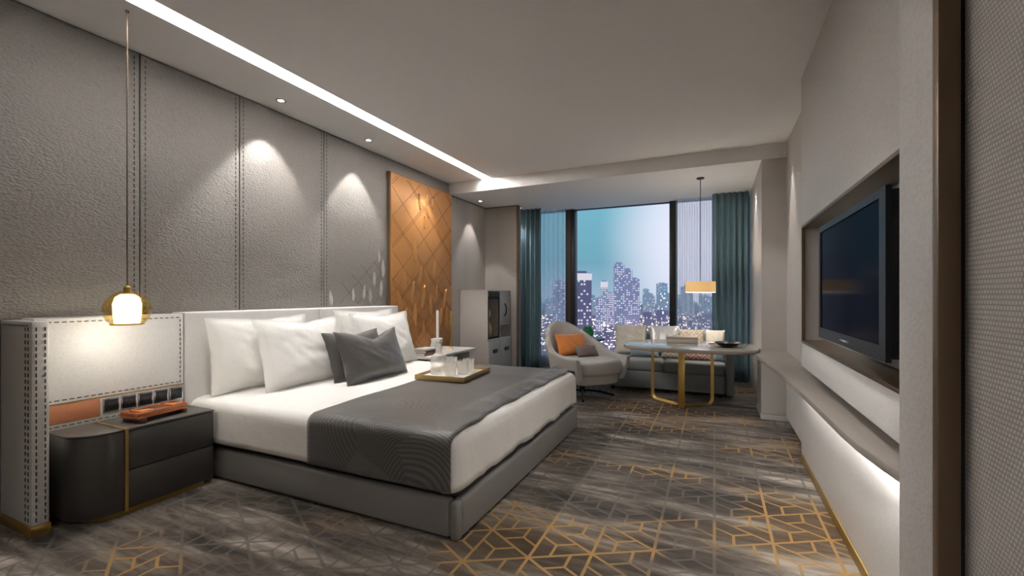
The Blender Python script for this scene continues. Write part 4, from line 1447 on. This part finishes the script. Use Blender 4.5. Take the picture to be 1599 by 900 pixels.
# ------------------------------------------------------------------ long shelf and low cabinets
SHZ = 0.605
sh = thing('wall_shelf', 'long grey oak shelf tapering along the television wall', 'shelf', (0.50, 3.2, 0.56))
out = [(0.657, YS - 0.005), (0.40, YS - 0.005), (0.352, 4.72), (0.365, 4.60), (0.43, 3.72), (0.462, 2.80), (0.475, 2.25), (0.485, 2.06), (0.505, 1.92), (0.54, 1.72), (0.555, 1.415), (0.70, 1.415), (0.70, 3.716), (0.657, 3.73)]
out = [(x, y) for x, y in out]
obj('board', prism(B(), out, SHZ - 0.030, SHZ, 0.004, 2), M['shelf'], sh)
inn = [(0.655, YS - 0.006), (0.42, YS - 0.006), (0.378, 4.72), (0.39, 4.58), (0.452, 3.72), (0.482, 2.80), (0.495, 2.25), (0.505, 2.06), (0.522, 1.92), (0.55, 1.72), (0.556, 1.416), (0.69, 1.416), (0.69, 3.716), (0.655, 3.73)]
obj('under_board', prism(B(), inn, SHZ - 0.044, SHZ - 0.0305, 0.0), M['shelf'], sh)
ll = thing('shelf_light', 'warm light strip hidden beneath the long shelf', 'light', (0.55, 2.6, 0.55))
obj('diffuser', box(B(), 0.535, 0.556, 1.6, 3.60, 0.551, 0.5605), M['led_shelf'], ll)

# low cabinets beyond the television panel
lc = thing('low_cabinet', 'white leather fronted low cabinet under the shelf past the television wall', 'cabinet', (0.63, 4.2, 0))
boxo('carcass', (0.615, 0.659, 3.73, 4.765, 0.03, 0.56), M['taupe_paint'], lc)
boxo('door', (0.60, 0.614, 3.735, 4.24, 0.045, 0.555), M['leather_cream'], lc, 0.003)
boxo('door', (0.60, 0.614, 4.246, 4.762, 0.045, 0.555), M['leather_cream'], lc, 0.003)
ec = thing('end_cabinet', 'white boxed low cabinet carrying the far end of the shelf', 'cabinet', (0.53, 4.98, 0))
boxo('body', (0.40, 0.659, 4.775, YS - 0.004, 0.055, 0.56), M['white_lacquer'], ec, 0.003)
boxo('plinth', (0.395, 0.66, 4.768, YS - 0.004, 0.0, 0.052), M['white_lacquer'], ec, 0.003)

# ------------------------------------------------------------------ television
tv = thing('television', 'black flat television mounted in the bronze framed wall niche', 'television', (0.54, 2.28, 0.95))
ya, yb, za, zb = 1.79, 2.79, 0.945, 1.515
bm = B()
box(bm, 0.512, 0.56, ya + 0.01, yb - 0.01, za + 0.01, zb - 0.01, 0.006)
obj('housing', bm, M['tv_body'], tv)
bm = B()
for a in ((ya, ya + 0.062, za, zb), (yb - 0.03, yb, za, zb), (ya + 0.062, yb - 0.03, zb - 0.03, zb), (ya + 0.062, yb - 0.03, za, za + 0.05)):
    box(bm, 0.498, 0.514, *a)
obj('bezel', bm, M['tv_body'], tv)
boxo('screen', (0.503, 0.5125, ya + 0.062, yb - 0.03, za + 0.05, zb - 0.03), M['tv_screen'], tv)
boxo('badge', (0.4968, 0.4985, 2.22, 2.36, za + 0.018, za + 0.028), M['chrome'], tv, 0.0005)
boxo('wall_mount', (0.56, 0.70, 2.1, 2.5, 1.08, 1.38), M['black_metal'], tv, 0.004)

# ------------------------------------------------------------------ city beyond the window
GRD = -60.0
fwv = Vector((-math.sin(YAW), math.cos(YAW), 0))
rtv = Vector((math.cos(YAW), math.sin(YAW), 0))


def city_pos(u, w):
    p = fwv * w + rtv * ((u - 800) / 695.0 * w)
    return p.x, p.y


struct('ground', box(B(), -3000, 2500, 120, 3200, GRD - 2, GRD), M['ground'])
brnd = random.Random(5)
FOOT = []


def tower(u0, u1, vt, w, mat, label, depth=None, lit=0.5, wm='win_lit', crown=None, cols=None, rows=None, rz=0.25, group=None, name='tower_block'):
    x, y = city_pos((u0 + u1) / 2, w)
    wd = (u1 - u0) / 695.0 * w * 0.86
    dp_ = depth or wd * 0.8
    top = CAM_H + (462 - vt) / 695.0 * w
    t = thing(name, label, 'building', (x, y, GRD), rz, group)
    H = top - GRD
    FOOT.append((x, y, math.hypot(wd, dp_) / 2 + 2.5))
    boxo('walls', (-wd / 2, wd / 2, -dp_ / 2, dp_ / 2, 0, H), M[mat], t, local=True, smooth=0)
    boxo('roof_plant', (-wd * 0.3, wd * 0.25, -dp_ * 0.25, dp_ * 0.25, H, H + 0.03 * H), M[mat], t, local=True, smooth=0)
    bm = B()
    nc = cols or max(3, int(wd / 3.2))
    nr = rows or max(3, int(H / 4.0))
    for face in (0, 1, 2):
        L = wd if face == 0 else dp_
        n = nc if face == 0 else max(2, int(nc * dp_ / wd))
        for i in range(n):
            for j in range(nr):
                if brnd.random() > lit:
                    continue
                a = -L / 2 + L * (i + 0.18) / n
                b_ = -L / 2 + L * (i + 0.82) / n
                z0, z1 = H * (j + 0.25) / nr, H * (j + 0.8) / nr
                if face == 0:
                    q = [(a, -dp_ / 2 - 0.15, z0), (b_, -dp_ / 2 - 0.15, z0), (b_, -dp_ / 2 - 0.15, z1), (a, -dp_ / 2 - 0.15, z1)]
                elif face == 1:
                    q = [(wd / 2 + 0.15, a, z0), (wd / 2 + 0.15, b_, z0), (wd / 2 + 0.15, b_, z1), (wd / 2 + 0.15, a, z1)]
                else:
                    q = [(-wd / 2 - 0.15, b_, z0), (-wd / 2 - 0.15, a, z0), (-wd / 2 - 0.15, a, z1), (-wd / 2 - 0.15, b_, z1)]
                bm.faces.new([bm.verts.new(p) for p in q])
    if bm.verts:
        obj('lit_windows', bm, M[wm], t, local=True, smooth=0, kind='stuff')
    else:
        bm.free()
    if crown:
        boxo('lit_crown', (-wd / 2 - 0.3, wd / 2 + 0.3, -dp_ / 2 - 0.3, dp_ / 2 + 0.3, H - crown, H - 0.5), M['win_lit'], t, local=True, smooth=0)
    return t


tower(893, 924, 427, 560, 'bld_dark', 'dark tower with glowing white crown beside the left mullion', lit=0.38, crown=9.0, rz=0.5)
tower(958, 976, 413, 820, 'bld', 'tallest violet tower in the middle of the skyline', lit=0.45, rz=0.35)
tower(973, 988, 422, 840, 'bld', 'slightly lower tower joined right of the tallest one', lit=0.45, rz=0.35)
tower(984, 999, 436, 860, 'bld', 'lowest stepped tower right of the tallest skyline cluster', lit=0.45, rz=0.35)
tower(930, 942, 466, 760, 'bld', 'pale lit block just right of the white crowned tower', lit=0.7, rz=0.3)
tower(938, 950, 440, 900, 'bld_haze', 'slim tower with brightly lit top left of the tallest tower', lit=0.6, crown=12, rz=0.3)
tower(947, 959, 458, 880, 'bld', 'narrow lit block touching the left of the tallest tower', lit=0.7, rz=0.3)
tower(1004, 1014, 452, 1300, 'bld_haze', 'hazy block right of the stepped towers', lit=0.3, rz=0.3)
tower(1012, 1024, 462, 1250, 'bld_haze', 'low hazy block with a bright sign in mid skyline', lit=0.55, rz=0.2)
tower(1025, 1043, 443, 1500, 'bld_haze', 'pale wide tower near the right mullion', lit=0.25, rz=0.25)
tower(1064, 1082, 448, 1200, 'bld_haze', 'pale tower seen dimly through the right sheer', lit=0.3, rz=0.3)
tower(862, 884, 440, 700, 'bld', 'violet tower seen dimly through the left sheer', lit=0.4, rz=0.4)
TOWERS = [(o_.location.x, o_.location.y) for o_ in col.objects if o_.name.startswith('tower_block')]
for w in (1800, 1450, 1200, 980, 820, 680, 580, 500, 440):
    for u in range(830, 1150, 22 if w > 700 else 28):
        uu = u + brnd.uniform(-2, 2)
        h_px = brnd.uniform(4, 15) * (700 / w) ** 0.5
        vb = 462 + (CAM_H - GRD) / w * 695
        vt = max(vb - h_px - 8 * (w > 700), 474)
        if w > 1100:
            vt = brnd.uniform(457, 474)
        bx_, by_ = city_pos(uu + 8, w)
        if any(math.hypot(bx_ - tx_, by_ - ty_) < 34 for tx_, ty_ in TOWERS):
            continue
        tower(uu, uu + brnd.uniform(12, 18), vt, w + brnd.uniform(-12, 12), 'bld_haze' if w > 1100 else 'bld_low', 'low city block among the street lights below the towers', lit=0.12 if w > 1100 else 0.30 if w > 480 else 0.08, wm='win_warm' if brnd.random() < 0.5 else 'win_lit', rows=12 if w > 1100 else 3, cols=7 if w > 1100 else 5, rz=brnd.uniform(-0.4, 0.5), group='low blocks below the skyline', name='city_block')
bm = B()
for _ in range(1800):
    u, w = brnd.uniform(820, 1160), 430 + 800 * brnd.random() ** 1.4
    x, y = city_pos(u, w)
    if any(math.hypot(x - a_, y - b_) < r_ for a_, b_, r_ in FOOT):
        continue
    z = GRD + brnd.uniform(1, 14)
    s_2 = brnd.uniform(0.4, 1.0) * w / 700
    box(bm, x - s_2, x + s_2, y - s_2, y + s_2, z, z + s_2 * 1.4)
o = obj('street_lamps', bm, M['street'], smooth=0, kind='stuff')
tag(o, 'scattered warm street lights across the dark city', 'city lights')
